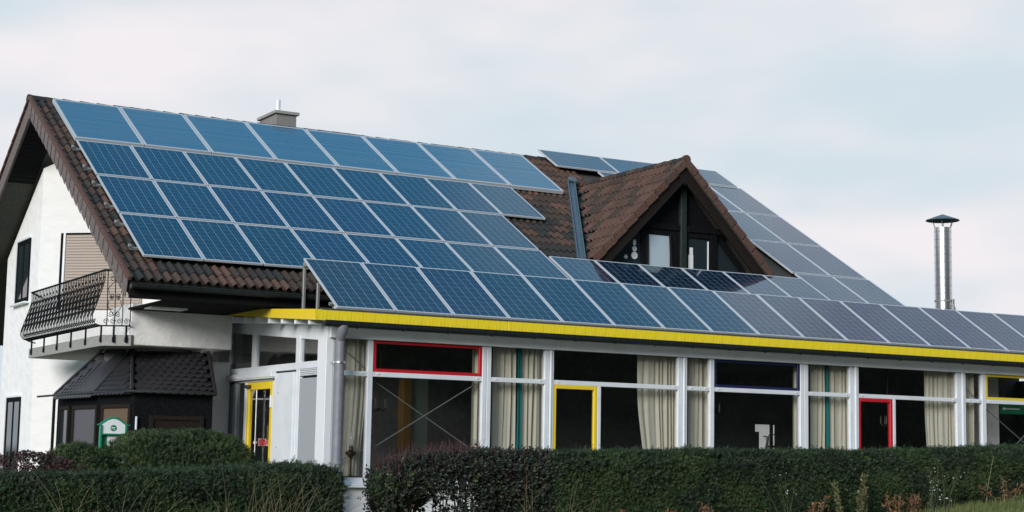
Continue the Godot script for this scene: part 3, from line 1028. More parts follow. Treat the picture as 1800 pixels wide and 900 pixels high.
	var tl := Basis(Vector3.RIGHT, -0.05)
	mb = MB.new()
	mb.cbox(Vector3(8.745, 4.90, zw + 0.06), Vector3(0.035, 0.88, 0.04), 0.004, Basis(Vector3.BACK, 0.06))
	mb.cbox(Vector3(8.20, 4.90, zw + 0.05), Vector3(0.03, 0.88, 0.03), 0.004)
	put(dm, "window_sash", mb.mesh(), mats["brown_wood"])
	mb = MB.new()
	mb.ext(9.17, 9.72, 4.45, 5.31, zw + 0.005, zw + 0.02)
	put(dm, "window_pane", mb.mesh(), mats["dark_glass"])
	mb = MB.new()
	mb.ext(9.19, 9.31, 4.50, 4.97, zw + 0.021, zw + 0.026)
	mb.ext(9.22, 9.30, 4.97, 5.12, zw + 0.021, zw + 0.026)
	put(dm, "paper_tower", mb.mesh(), mats["paper"])
	mb = MB.new()
	mb.ext(9.66, 9.675, 4.46, 5.27, zw + 0.02, zw + 0.05, 0.003)
	put(dm, "window_edge_strip", mb.mesh(), mats["white_trim"])
	# paper snow figure and star stuck on the left side light
	mb = MB.new()
	for q in [[7.90, 4.86, 0.075], [7.90, 4.99, 0.055], [7.90, 5.09, 0.036]]:
		var ps := []
		for i in 12:
			var a := TAU * i / 12.0
			ps.append(Vector3(q[0] + cos(a) * q[2], q[1] + sin(a) * q[2], zw + 0.024 + q[2] * 0.01))
		mb.prism(ps, Vector3(0, 0, -0.003))
	mb.ext(7.86, 7.94, 5.12, 5.135, zw + 0.021, zw + 0.026)
	mb.ext(7.88, 7.92, 5.135, 5.17, zw + 0.021, zw + 0.026)
	put(dm, "paper_cutout", mb.mesh(), mats["paper"])
	mb = MB.new()
	for i in 3:
		mb.box(Vector3(7.70, 4.82, zw + 0.022 + i * 0.001), Vector3(0.09, 0.02, 0.003), Basis(Vector3.BACK, i * PI / 3.0))
	put(dm, "paper_star", mb.mesh(), mats["paper"])
	# the valley flashing on the left
	mb = MB.new()
	var v0 := rp(6.52, 3.60, 0.075)
	var v1 := rp(8.62, -0.85, 0.085)
	var vd := (v1 - v0).normalized()
	var vn := Vector3(0, CS, SN)
	var vs := vd.cross(vn).normalized()
	var bs2 := Basis(vs, vn, -vd)
	mb.cbox((v0 + v1) * 0.5 - vs * 0.02, Vector3(0.17, 0.018, (v1 - v0).length()), 0.004, bs2)
	mb.cbox((v0 + v1) * 0.5 - vs * 0.10 + vn * 0.025, Vector3(0.022, 0.06, (v1 - v0).length()), 0.006, bs2)
	mb.cbox((v0 + v1) * 0.5 + vs * 0.05 + vn * 0.03, Vector3(0.022, 0.06, (v1 - v0).length()), 0.006, bs2)
	put(dm, "valley_flashing", mb.mesh(), mats["zinc"])
	mb = MB.new()
	mb.cbox(v1 + vn * 0.07, Vector3(0.2, 0.09, 0.16), 0.03, bs2)
	put(dm, "lead_flashing", mb.mesh(), mats["zinc"])

# ---------------------------------------------------------------- annex
func aroof(z: float) -> float:      # underside of the annex roof
	return 2.90 + (1.48 - z) * 0.068

func build_annex() -> void:
	var A := thing("glazed_annex", Vector3(0, -0.15, 1.2), "long single storey annex with pale glazed front and yellow roof edge", "building")
	var xr := 20.4
	var mb := MB.new()
	# roof slab
	mb.prism([Vector3(-0.36, 2.94, 1.47), Vector3(xr, 2.94, 1.47), Vector3(xr, 3.03, 1.47), Vector3(-0.36, 3.03, 1.47)], Vector3(0, 0.068 * 4.55, -4.55))
	mb.ext(13.66, xr, 3.22, 3.34, -4.4, -3.085)
	var rf := put(A, "roof", mb.mesh(), mats["membrane"])
	mb = MB.new()
	mb.ext(-0.30, xr, 3.035, 3.075, 1.40, 1.505, 0.008)
	put(rf, "roof_edge_strip", mb.mesh(), mats["membrane"])
	# yellow fascia in lengths along the front, then the rising one on the left
	var seg := [-0.40, 2.93, 6.26, 9.59, 12.92, 16.25, xr]
	for i in 6:
		mb = MB.new()
		mb.ext(seg[i], seg[i + 1] - 0.004, 2.885, 3.048, 1.48, 1.505 + 0.001 * (i % 2), 0.004)
		put(rf, "fascia_board", mb.mesh(), mats["yellow"])
	mb = MB.new()
	mb.prism([Vector3(-0.405, 3.36, -3.06), Vector3(-0.405, 3.255, -3.06), Vector3(-0.405, 2.885, 1.507), Vector3(-0.405, 3.05, 1.507)], Vector3(0.03, 0, 0))
	put(rf, "fascia_board", mb.mesh(), mats["door_yellow"])
	for i in 8:
		var z := 1.18 - i * 0.56
		mb = MB.new()
		mb.cbox(Vector3(-0.22, aroof(z) - 0.03, z), Vector3(0.30, 0.10, 0.07), 0.006)
		put(rf, "rafter_end", mb.mesh(), mats["white_trim"])
	# gutter along the front
	mb = MB.new()
	var k := 10
	for i in k:
		var a0 := PI + PI * i / k
		var a1 := PI + PI * (i + 1) / k
		var n0 := Vector3(0, sin(a0), cos(a0))
		var n1 := Vector3(0, sin(a1), cos(a1))
		var c := Vector3(-0.30, 2.872, 1.59)
		var l := Vector3(xr + 0.3, 0, 0)
		mb.squad([c + n0 * 0.082, c + n0 * 0.082 + l, c + n1 * 0.082 + l, c + n1 * 0.082], [n0, n0, n1, n1])
		mb.tri(c + n0 * 0.082, c + n1 * 0.082, c)
	mb.tube([Vector3(-0.30, 2.876, 1.672), Vector3(xr, 2.876, 1.672)], 0.010, 6)
	var gt := put(rf, "gutter", mb.mesh(), mats["gutter"])
	for i in 24:
		var x := 0.25 + i * 0.78
		mb = MB.new()
		var ps := []
		for j in 7:
			var a := PI + PI * j / 6.0
			ps.append(Vector3(x, 2.872 + sin(a) * 0.087, 1.59 + cos(a) * 0.087))
		mb.tube(ps, 0.008, 4)
		put(gt, "gutter_bracket", mb.mesh(), mats["gutter"])
	# downpipe
	mb = MB.new()
	mb.tube([Vector3(0.02, 2.83, 1.575), Vector3(0.02, 2.76, 1.565), Vector3(0.03, 2.70, 1.52), Vector3(0.04, 2.62, 1.46)], [0.088, 0.088, 0.08, 0.075], 14)
	mb.tube([Vector3(0.04, 2.63, 1.455), Vector3(0.04, -0.15, 1.455)], 0.070, 16)
	mb.tube([Vector3(0.04, 0.78, 1.455), Vector3(0.04, 0.74, 1.455)], 0.088, 16)
	var dp := put(A, "downpipe", mb.mesh(), mats["pipe_grey"])
	mb = MB.new()
	mb.tube([Vector3(0.04, 2.28, 1.455), Vector3(0.04, 2.255, 1.455)], 0.089, 16)
	mb.tube([Vector3(-0.05, 2.27, 1.42), Vector3(-0.03, 2.27, 1.25)], 0.008, 5)
	put(dp, "pipe_clamp", mb.mesh(), mats["steel"])
	# front: header, plinth, sill
	var hs := [XE + 0.02, 4.0, 6.67, 10.5, 13.1, 16.6, xr]
	for i in 6:
		mb = MB.new()
		mb.ext(hs[i], hs[i + 1] - 0.004, 2.65, 2.90, ZW - 0.02, ZW + 0.045, 0.005)
		put(A, "header_beam", mb.mesh(), mats["white_frame"])
	mb = MB.new()
	mb.ext(XE + 0.02, xr, -0.3, 0.385, ZW - 0.16, ZW - 0.02)
	put(A, "plinth_wall", mb.mesh(), mats["plinth"])
	mb = MB.new()
	mb.ext(0.06, xr, 0.385, 0.445, ZW - 0.1, ZW + 0.07, 0.006)
	mb.ext(0.06, xr, 0.445, 0.535, ZW - 0.1, ZW + 0.005, 0.006)
	put(A, "sill", mb.mesh(), mats["white_frame"])
	# posts: x0, x1, double?
	var posts := [[0.605, 0.692, 0], [2.615, 2.778, 1], [3.784, 3.947, 2], [6.442, 6.621, 2], [7.110, 7.201, 0], [9.104, 9.287, 1], [10.264, 10.461, 2], [12.904, 13.125, 2], [13.556, 13.661, 0], [15.58, 15.76, 1], [16.75, 16.94, 2], [19.4, 19.58, 2]]
	for p in posts:
		mb = MB.new()
		if p[2] == 0:
			mb.ext(p[0], p[1], 0.535, 2.65, ZW - 0.09, ZW, 0.006)
		elif p[2] == 1:
			var m: float = (p[0] + p[1]) * 0.5
			mb.ext(p[0], m - 0.004, 0.535, 2.65, ZW - 0.09, ZW, 0.006)
			mb.ext(m + 0.004, p[1], 0.535, 2.65, ZW - 0.09, ZW, 0.006)
			mb.ext(m - 0.01, m + 0.01, 0.535, 2.65, ZW - 0.08, ZW - 0.02)
		else:
			var w: float = p[1] - p[0]
			mb.ext(p[0], p[0] + w * 0.5, 0.535, 2.65, ZW - 0.09, ZW - 0.01, 0.006)
			mb.ext(p[0] + w * 0.55, p[0] + w * 0.74, 0.535, 2.65, ZW - 0.09, ZW + 0.022, 0.006)
			mb.ext(p[0] + w * 0.80, p[1], 0.535, 2.65, ZW - 0.09, ZW + 0.005, 0.006)
			mb.ext(p[0] + w * 0.4, p[0] + w * 0.9, 0.535, 2.65, ZW - 0.08, ZW - 0.04)
		put(A, "post", mb.mesh(), mats["white_frame"])
	# bays: x0, x1, colour of the upper frame, door colour, door x1
	var bays := [[0.06, 0.605, "", "", 0.0], [0.692, 2.615, "red", "", 0.0], [2.778, 3.784, "", "", 0.0], [3.947, 6.442, "", "door_yellow", 4.80], [6.621, 7.11, "", "", 0.0], [7.201, 9.104, "blue", "", 0.0], [9.287, 10.264, "", "", 0.0], [10.461, 12.904, "", "red", 11.285], [13.125, 13.556, "", "", 0.0], [13.661, 15.58, "door_yellow", "", 0.0], [15.76, 16.75, "", "", 0.0], [16.94, 19.4, "", "door_yellow", 17.8], [19.58, 20.4, "", "", 0.0]]
	var cap := MB.new()
	cap.cbox(Vector3.ZERO, Vector3(0.045, 0.022, 0.014), 0.005)
	var capm := cap.mesh()
	for b in bays:
		var x0: float = b[0]
		var x1: float = b[1]
		mb = MB.new()
		mb.ext(x0, x1, 2.085, 2.160, ZW - 0.09, ZW - 0.006, 0.005)
		var tr := put(A, "transom", mb.mesh(), mats["white_frame"])
		for cxx in [x0 + 0.09, x1 - 0.09]:
			put(tr, "drain_cap", capm, mats["white_trim"], Transform3D(Basis(), Vector3(cxx, 2.128, ZW)))
		# upper pane
		mb = MB.new()
		mb.ext(x0, x1, 2.160, 2.65, ZW - 0.062, ZW - 0.054)
		put(A, "upper_pane", mb.mesh(), mats["glass"])
		if b[2] != "":
			mb = MB.new()
			mb.ext(x0, x0 + 0.055, 2.160, 2.65, ZW - 0.05, ZW - 0.012, 0.004)
			mb.ext(x1 - 0.055, x1, 2.160, 2.65, ZW - 0.05, ZW - 0.012, 0.004)
			mb.ext(x0 + 0.055, x1 - 0.055, 2.160, 2.210, ZW - 0.05, ZW - 0.012, 0.004)
			mb.ext(x0 + 0.055, x1 - 0.055, 2.60, 2.65, ZW - 0.05, ZW - 0.012, 0.004)
			var cf := put(A, "coloured_window_frame", mb.mesh(), mats[b[2]])
			cf.set_meta("label", {"red": "red frame round the upper pane", "blue": "dark blue frame round the upper pane", "door_yellow": "yellow frame round the upper pane"}[b[2]])
		# lower part: door leaf and pane, or pane alone
		var xa := x0
		if b[3] != "":
			var dx: float = b[4]
			mb = MB.new()
			mb.ext(x0, x0 + 0.06, 0.10, 2.085, ZW - 0.07, ZW - 0.004, 0.005)
			mb.ext(dx - 0.06, dx, 0.10, 2.085, ZW - 0.07, ZW - 0.004, 0.005)
			mb.ext(x0 + 0.06, dx - 0.06, 2.02, 2.085, ZW - 0.07, ZW - 0.004, 0.005)
			mb.ext(x0 + 0.06, dx - 0.06, 0.10, 0.22, ZW - 0.07, ZW - 0.004, 0.005)
			var df := put(A, "glazed_door", mb.mesh(), mats[b[3]])
			df.set_meta("label", "narrow glazed door with a %s frame" % ("red" if b[3] == "red" else "yellow"))
			mb = MB.new()
			mb.ext(x0 + 0.06, dx - 0.06, 0.22, 2.02, ZW - 0.045, ZW - 0.037)
			put(df, "pane", mb.mesh(), mats["glass"])
			mb = MB.new()
			mb.ext(dx + 0.008, dx + 0.075, 0.535, 2.085, ZW - 0.09, ZW - 0.004, 0.005)
			put(A, "mullion", mb.mesh(), mats["white_frame"])
			xa = dx + 0.075
		mb = MB.new()
		mb.ext(xa, x1, 0.535, 2.085, ZW - 0.062, ZW - 0.054)
		put(A, "lower_pane", mb.mesh(), mats["glass"])
	# crossed wind braces just behind two of the wide panes, single ones in the corners
	for b in [[Vector3(0.72, 0.95, 1.1), Vector3(2.58, 2.05, 1.1)], [Vector3(0.75, 2.05, 1.08), Vector3(2.45, 1.05, 1.08)], [Vector3(0.10, 2.62, 1.08), Vector3(0.70, 2.16, 1.08)], [Vector3(0.06, 0.70, 1.08), Vector3(0.72, 1.0, 1.08)], [Vector3(13.66, 2.08, 1.08), Vector3(15.5, 0.95, 1.08)], [Vector3(13.9, 0.75, 1.1), Vector3(15.5, 2.05, 1.1)], [Vector3(13.12, 2.48, 1.08), Vector3(13.6, 2.15, 1.08)]]:
		mb = MB.new()
		mb.tube([b[0], b[1]], 0.009, 5)
		put(A, "brace_rod", mb.mesh(), mats["galv"])
	# ---- entrance wall, plane x = XE
	var x := XE
	mb = MB.new()
	mb.ext(x - 0.015, x + 0.10, -0.15, 2.885, 0.93, ZW - 0.03, 0.006)
	put(A, "corner_post", mb.mesh(), mats["white_trim"])
	mb = MB.new()
	mb.ext(x + 0.10, 0.06, -0.15, 2.65, ZW - 0.12, ZW - 0.01, 0.004)
	put(A, "corner_panel", mb.mesh(), mats["grey_panel"])
	mb = MB.new()
	mb.prism([Vector3(x, 2.96, -3.08), Vector3(x, 2.63, 0.928), Vector3(x, 2.93, 0.928), Vector3(x, 3.22, -3.08)], Vector3(0.08, 0, 0))
	put(A, "entrance_header", mb.mesh(), mats["white_frame"])
	# frames of the slanted upper lights
	for q in [[-3.10, -3.04], [-1.96, -1.80], [-0.01, 0.16], [0.87, 0.928]]:
		mb = MB.new()
		mb.ext(x - 0.012, x + 0.06, 2.20, 2.99 - (q[0] + 3.1) * 0.082, q[0], q[1], 0.005)
		put(A, "entrance_mullion", mb.mesh(), mats["white_frame"])
	mb = MB.new()
	mb.ext(x - 0.014, x + 0.06, 2.205, 2.315, -3.10, 0.928, 0.005)
	put(A, "entrance_transom", mb.mesh(), mats["white_frame"])
	for q in [[-3.04, -1.96], [-1.80, -0.01], [0.16, 0.87]]:
		mb = MB.new()
		mb.prism([Vector3(x + 0.025, 2.31, q[0]), Vector3(x + 0.025, 2.31, q[1]), Vector3(x + 0.025, 2.985 - (q[1] + 3.1) * 0.082, q[1]), Vector3(x + 0.025, 2.985 - (q[0] + 3.1) * 0.082, q[0])], Vector3(0.008, 0, 0))
		put(A, "entrance_upper_pane", mb.mesh(), mats["glass"])
	# louvres
	for g in [[0.16, 0.87], [-3.08, -2.72]]:
		for i in 4:
			mb = MB.new()
			mb.cbox(Vector3(x + 0.01, 2.195 - i * 0.028, (g[0] + g[1]) * 0.5), Vector3(0.035, 0.016, g[1] - g[0]), 0.003, Basis(Vector3.BACK, 0.5))
			put(A, "louvre", mb.mesh(), mats["white_frame"])
	# lower panels and door
	for q in [["grey_infill_panel", 0.16, 0.87, -0.1, 2.06, "grey_panel", 0.0], ["frame_post", 0.87, 0.928, -0.15, 2.205, "white_trim", -0.01], ["frame_post", 0.02, 0.16, -0.15, 2.205, "white_frame", -0.008], ["white_panel", -0.80, 0.015, -0.15, 2.17, "white_frame", -0.045], ["grey_infill_panel", -3.06, -2.76, -0.15, 2.06, "grey_panel", 0.0], ["frame_post", -2.76, -2.64, -0.15, 2.09, "white_frame", -0.02], ["frame_post", -2.22, -2.10, -0.15, 2.06, "white_frame", -0.02], ["frame_post", -0.93, -0.80, -0.15, 2.09, "white_frame", -0.02]]:
		mb = MB.new()
		mb.ext(x + q[6], x + 0.06, q[3], q[4], q[1], q[2], 0.005)
		put(A, q[0], mb.mesh(), mats[q[5]])
	mb = MB.new()
	mb.ext(x - 0.02, x + 0.06, 2.06, 2.10, -2.76, -0.80, 0.004)
	put(A, "door_head", mb.mesh(), mats["white_frame"])
	mb = MB.new()
	mb.ext(x - 0.11, x - 0.016, 2.115, 2.20, -2.95, -0.78, 0.008)
	mb.ext(x - 0.10, x - 0.05, 2.098, 2.115, -2.9, -0.80)
	put(A, "door_canopy", mb.mesh(), mats["white_frame"])
	for z in [-0.62, -0.18]:
		for y in [1.85, 0.98]:
			mb = MB.new()
			mb.cbox(Vector3(x - 0.048, y, z if z < -0.4 else -0.62), Vector3(0.012, 0.02, 0.02), 0.004)
			if z < -0.4:
				put(A, "panel_screw", mb.mesh(), mats["galv"])
	mb = MB.new()
	mb.ext(x + 0.02, x + 0.028, -0.1, 2.06, -2.64, -2.22)
	put(A, "side_light_pane", mb.mesh(), mats["glass"])
	# the yellow entrance door
	mb = MB.new()
	mb.ext(x - 0.02, x + 0.05, -0.12, 2.055, -2.10, -2.00, 0.006)
	mb.ext(x - 0.02, x + 0.05, -0.12, 2.055, -1.04, -0.935, 0.006)
	mb.ext(x - 0.02, x + 0.05, 1.93, 2.055, -2.00, -1.04, 0.006)
	mb.ext(x - 0.02, x + 0.05, -0.12, 0.10, -2.00, -1.04, 0.006)
	var dr := put(A, "entrance_door", mb.mesh(), mats["door_yellow"])
	dr.set_meta("label", "glazed entrance door in a yellow frame lettered EINGANG")
	mb = MB.new()
	mb.ext(x + 0.01, x + 0.018, 0.10, 1.93, -2.00, -1.04)
	put(dr, "pane", mb.mesh(), mats["glass"])
	mb = MB.new()
	mb.tube([Vector3(x - 0.055, 0.12, -1.545), Vector3(x - 0.055, 1.92, -1.545)], 0.014, 8)
	put(dr, "pull_bar", mb.mesh(), mats["steel"])
	mb = MB.new()
	mb.cbox(Vector3(x - 0.05, 1.99, -2.0), Vector3(0.06, 0.05, 0.20), 0.006)
	put(dr, "door_closer", mb.mesh(), mats["brass"])
	for y in [1.72, 0.42]:
		mb = MB.new()
		mb.cbox(Vector3(x - 0.032, y, -0.965), Vector3(0.03, 0.20, 0.04), 0.006)
		put(dr, "hinge", mb.mesh(), mats["white_trim"])
	mb = MB.new()
	mb.cbox(Vector3(x - 0.028, 1.22, -1.07), Vector3(0.025, 0.24, 0.05), 0.006)
	put(dr, "lock_plate", mb.mesh(), mats["brass"])
	var tm := TextMesh.new()
	tm.text = "EINGANG"
	var sf := SystemFont.new()
	sf.font_names = PackedStringArray(["Droid Sans"])
	sf.font_weight = 700
	tm.font = sf
	tm.font_size = 48
	tm.pixel_size = 0.0031
	tm.depth = 0.004
	var side := Basis(Vector3(0, 0, 1), Vector3.UP, Vector3(-1, 0, 0))
	put(dr, "lettering", tm, flat("letter_red", Color(0.42, 0.03, 0.03), 0.6), Transform3D(side.scaled_local(Vector3(0.72, 1.0, 1.0)), Vector3(x + 0.004, 1.055, -1.30)))
	var tw := tm.duplicate()
	tw.pixel_size = 0.0034
	tw.depth = 0.002
	put(dr, "lettering_outline", tw, mats["paper"], Transform3D(side.scaled_local(Vector3(0.72, 1.0, 1.0)), Vector3(x + 0.008, 1.055, -1.30)))
	mb = MB.new()
	mb.prism([Vector3(x + 0.006, 1.055, -1.80), Vector3(x + 0.006, 1.01, -1.72), Vector3(x + 0.006, 1.10, -1.72)], Vector3(0.003, 0, 0))
	mb.ext(x + 0.006, x + 0.009, 1.04, 1.07, -1.72, -1.64)
	put(dr, "arrow", mb.mesh(), mats["paper"])
	for z in [0.45, -0.75, -1.95]:
		mb = MB.new()
		mb.ext(0.1, xr - 0.1, aroof(z) - 0.10, aroof(z) + 0.04, z - 0.05, z + 0.05, 0.006)
		put(A, "ceiling_beam", mb.mesh(), mats["white_frame"])
	# room: floor, back wall, right end
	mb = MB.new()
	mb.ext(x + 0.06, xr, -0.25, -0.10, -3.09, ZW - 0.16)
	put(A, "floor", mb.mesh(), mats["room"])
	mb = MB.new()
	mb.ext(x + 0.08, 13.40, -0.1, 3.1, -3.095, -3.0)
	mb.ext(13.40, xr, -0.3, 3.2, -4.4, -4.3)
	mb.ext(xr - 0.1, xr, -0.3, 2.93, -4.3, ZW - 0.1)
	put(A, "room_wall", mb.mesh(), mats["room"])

# ---------------------------------------------------------------- solar panels
const NTH := ["first", "second", "third", "fourth", "fifth", "sixth", "seventh", "eighth", "ninth", "tenth", "eleventh", "twelfth", "thirteenth", "fourteenth", "fifteenth", "sixteenth", "seventeenth", "eighteenth", "nineteenth"]

func build_panels() -> void:
	var W := 0.99
	var H := 1.65
	var fr := MB.new()
	var rim := 0.025
	fr.cbox(Vector3(-W / 2 + rim / 2, -0.02, 0), Vector3(rim, 0.04, H), 0.003)
	fr.cbox(Vector3(W / 2 - rim / 2, -0.02, 0), Vector3(rim, 0.04, H), 0.003)
	fr.cbox(Vector3(0, -0.0205, -H / 2 + rim / 2), Vector3(W - 2 * rim, 0.039, rim), 0.003)
	fr.cbox(Vector3(0, -0.0205, H / 2 - rim / 2), Vector3(W - 2 * rim, 0.039, rim), 0.003)
	var frm := fr.mesh()
	var gl := MB.new()
	var a := W / 2 - rim
	var b := H / 2 - rim
	gl.quad(Vector3(-a, -0.005, b), Vector3(a, -0.005, b), Vector3(a, -0.005, -b), Vector3(-a, -0.005, -b))
	gl.quad(Vector3(-a, -0.03, -b), Vector3(a, -0.03, -b), Vector3(a, -0.03, b), Vector3(-a, -0.03, b))
	var glm := gl.mesh()
	var rows := []
	for i in 9:
		rows.append([-2.396 + i * 1.01, 0.0, NTH[i] + " solar panel from the gable edge, row directly below the collectors", "row below the collectors", 0])
	for i in 8:
		rows.append([-2.396 + i * 1.01, 1.702, NTH[i] + " solar panel from the gable edge, second row below the collectors", "middle row on the roof", 0])
	for i in 8:
		rows.append([-2.396 + i * 1.01, 3.404, NTH[i] + " solar panel from the gable edge, lowest roof row above the eave", "lowest row on the roof", 0])
	for i in 6:
		rows.append([5.74 + i * 1.01, 3.64, NTH[i] + " solar panel from the chimney end, row at the dormer's foot", "row below the dormer", 0])
	for i in 4:
		rows.append([9.74 + i * 1.01, -1.70, NTH[3 - i] + " solar panel from the flue side roof edge, second row below ridge", "field right of the dormer, second row", 0])
	for i in 3:
		rows.append([10.75 + i * 1.01, 0.0, NTH[2 - i] + " solar panel from the flue side roof edge, third row below ridge", "field right of the dormer, third row", 0])
	for i in 2:
		rows.append([11.76 + i * 1.01, 1.69, NTH[1 - i] + " solar panel from the flue side roof edge, fourth row below ridge", "field right of the dormer, fourth row", 0])
	for i in 2:
		rows.append([11.78 + i * 1.01, 3.39, NTH[1 - i] + " solar panel from the flue side roof edge, bottom row beside dormer", "field right of the dormer, bottom row", 0])
	for i in 3:
		rows.append([8.66 + i * 1.67, -2.70, NTH[i] + " wide solar panel from the collectors, along the ridge above the dormer", "row along the ridge", 1])
	var proto: Node3D = null
	for i in 19:
		rows.append([i * 1.01, 0.0, NTH[i] + " solar panel from the downpipe end, rack above the yellow edge", "rack above the annex", 2])
	var sb := slope_basis()
	var th := 0.5659
	var rb := Basis(Vector3.RIGHT, Vector3(0, cos(th), sin(th)), Vector3(0, -sin(th), cos(th)))
	for i in rows.size():
		var q = rows[i]
		var jit := Basis(Vector3.RIGHT, rng.randf_range(-0.004, 0.004)) * Basis(Vector3.BACK, rng.randf_range(-0.004, 0.004))
		var xf: Transform3D
		if q[4] == 0:
			xf = Transform3D(sb * jit, pp(q[0] + W / 2, q[1] + H / 2))
		elif q[4] == 1:
			xf = Transform3D(sb * jit * Basis(Vector3.UP, PI / 2), pp(q[0] + H / 2, q[1] + W / 2 + 0.01, 0.03))
		else:
			xf = Transform3D(rb * jit, Vector3(q[0] + W / 2, 4.0, 0.0) + rb.z * (H / 2))
		var o: Node3D
		if proto == null:
			o = thing("photovoltaic_module", Vector3.ZERO, q[2], "solar panel", "solar panels, " + q[3])
			put(o, "frame", frm, mats["alu"], Transform3D(), true)
			put(o, "cell_sheet", glm, mats["pv0"], Transform3D(), true)
			proto = o
		else:
			o = copy(proto, "photovoltaic_module")
			meta(o, q[2], "solar panel", "solar panels, " + q[3])
		o.transform = xf
		for c in o.get_children():
			if String(c.name).begins_with("cell_sheet"):
				(c as MeshInstance3D).material_override = mats["pv%d" % (rng.randi() % 3)]
	# flat plate collectors along the ridge
	var cw := 1.285
	var chh := 2.10
	var cf := MB.new()
	cf.cbox(Vector3(-cw / 2 + 0.02, -0.04, 0), Vector3(0.04, 0.08, chh), 0.004)
	cf.cbox(Vector3(cw / 2 - 0.02, -0.04, 0), Vector3(0.04, 0.08, chh), 0.004)
	cf.cbox(Vector3(0, -0.0405, -chh / 2 + 0.02), Vector3(cw - 0.08, 0.079, 0.04), 0.004)
	cf.cbox(Vector3(0, -0.0405, chh / 2 - 0.02), Vector3(cw - 0.08, 0.079, 0.04), 0.004)
	var cfm := cf.mesh()
	var cg := MB.new()
	# the absorber is made of narrow fins, none quite level with the next
	var za := -chh / 2 + 0.04
	var nf := 28
	var fs := (chh - 0.08) / nf
	for i in nf:
		var ya := -0.008 + rng.randf_range(-0.0012, 0.0012)
		var yb := -0.008 + rng.randf_range(-0.0012, 0.0012)
		cg.quad(Vector3(-cw / 2 + 0.04, yb, za + fs * (i + 1) - 0.002), Vector3(cw / 2 - 0.04, yb, za + fs * (i + 1) - 0.002), Vector3(cw / 2 - 0.04, ya, za + fs * i), Vector3(-cw / 2 + 0.04, ya, za + fs * i))
	cg.quad(Vector3(-cw / 2 + 0.04, -0.07, -chh / 2 + 0.04), Vector3(cw / 2 - 0.04, -0.07, -chh / 2 + 0.04), Vector3(cw / 2 - 0.04, -0.07, chh / 2 - 0.04), Vector3(-cw / 2 + 0.04, -0.07, chh / 2 - 0.04))
	var cgm := cg.mesh()
	var cp: Node3D = null
	for i in 8:
		var o: Node3D
		if cp == null:
			o = thing("solar_collector", Vector3.ZERO, "smooth pale blue solar collector in the top row under the ridge", "solar collector", "solar collectors under the ridge")
			put(o, "frame", cfm, mats["alu"], Transform3D(), true)
			put(o, "absorber", cgm, mats["collector"], Transform3D(), true)
			cp = o
		else:
			o = copy(cp, "solar_collector")
		meta(o, NTH[i] + " smooth pale solar collector from the gable edge, top row", "solar collector", "solar collectors under the ridge")
		o.transform = Transform3D(sb * Basis(Vector3.RIGHT, rng.randf_range(-0.004, 0.004)), pp(-2.40 + cw / 2 + i * 1.302, -2.18 + chh / 2, 0.015))
	# mounting rails under the panels, their ends poking out at the left
	var rl := MB.new()
	rl.cbox(Vector3(4.0, -0.065, 0), Vector3(8.25, 0.045, 0.05), 0.004)
	rl.cbox(Vector3(-0.13, -0.02, 0), Vector3(0.05, 0.05, 0.07), 0.008)
	var rlm := rl.mesh()
	var rail0: Node3D = null
	for k in 6:
		var s: float = [0.35, 1.30, 2.05, 3.00, 3.75, 4.70][k]
		var o: Node3D
		if rail0 == null:
			o = thing("mounting_rail", Vector3.ZERO, "aluminium mounting rail poking out beside the left roof panels", "rail", "mounting rails under the roof panels")
			put(o, "rail_profile", rlm, mats["galv"], Transform3D(), true)
			var hk := MB.new()
			for i in 8:
				hk.cbox(Vector3(0.2 + i * 1.05, -0.115, 0.0), Vector3(0.05, 0.075, 0.05), 0.008)
			put(o, "roof_hook", hk.mesh(), mats["galv"], Transform3D(), true)
			rail0 = o
		else:
			o = copy(rail0, "mounting_rail")
		meta(o, NTH[k] + " aluminium mounting rail below the collectors, poking out by the verge", "rail", "mounting rails under the roof panels")
		o.transform = Transform3D(sb, pp(-2.40, s))
	# the rack that carries the annex row
	var R := thing("panel_rack", Vector3(0, 3.1, 0), "grey metal rack propping the front panel row on the annex", "rack")
	var mb: MB
	for i in 11:
		var xx := 0.03 + i * 1.9
		mb = MB.new()
		mb.cbox(Vector3(xx, (3.93 + aroof(-0.03) + 0.12) * 0.5, -0.03), Vector3(0.045, 3.93 - aroof(-0.03) - 0.12, 0.06), 0.005)
		put(R, "rear_leg", mb.mesh(), mats["galv"])
		mb = MB.new()
		mb.cbox(Vector3(xx, (3.55 + aroof(0.55) + 0.12) * 0.5, 0.55), Vector3(0.045, 3.55 - aroof(0.55) - 0.12, 0.05), 0.005)
		put(R, "middle_leg", mb.mesh(), mats["galv"])
		mb = MB.new()
		mb.cbox(Vector3(xx, 3.10, 1.28), Vector3(0.10, 0.08, 0.10), 0.02)
		put(R, "front_foot", mb.mesh(), mats["galv"])
	for t in [0.18, 1.45]:
		mb = MB.new()
		mb.cbox(Vector3(9.6, 4.0, 0.0) + rb.z * t - rb.y * 0.065, Vector3(19.3, 0.045, 0.05), 0.004, rb)
		put(R, "cross_rail", mb.mesh(), mats["galv"])

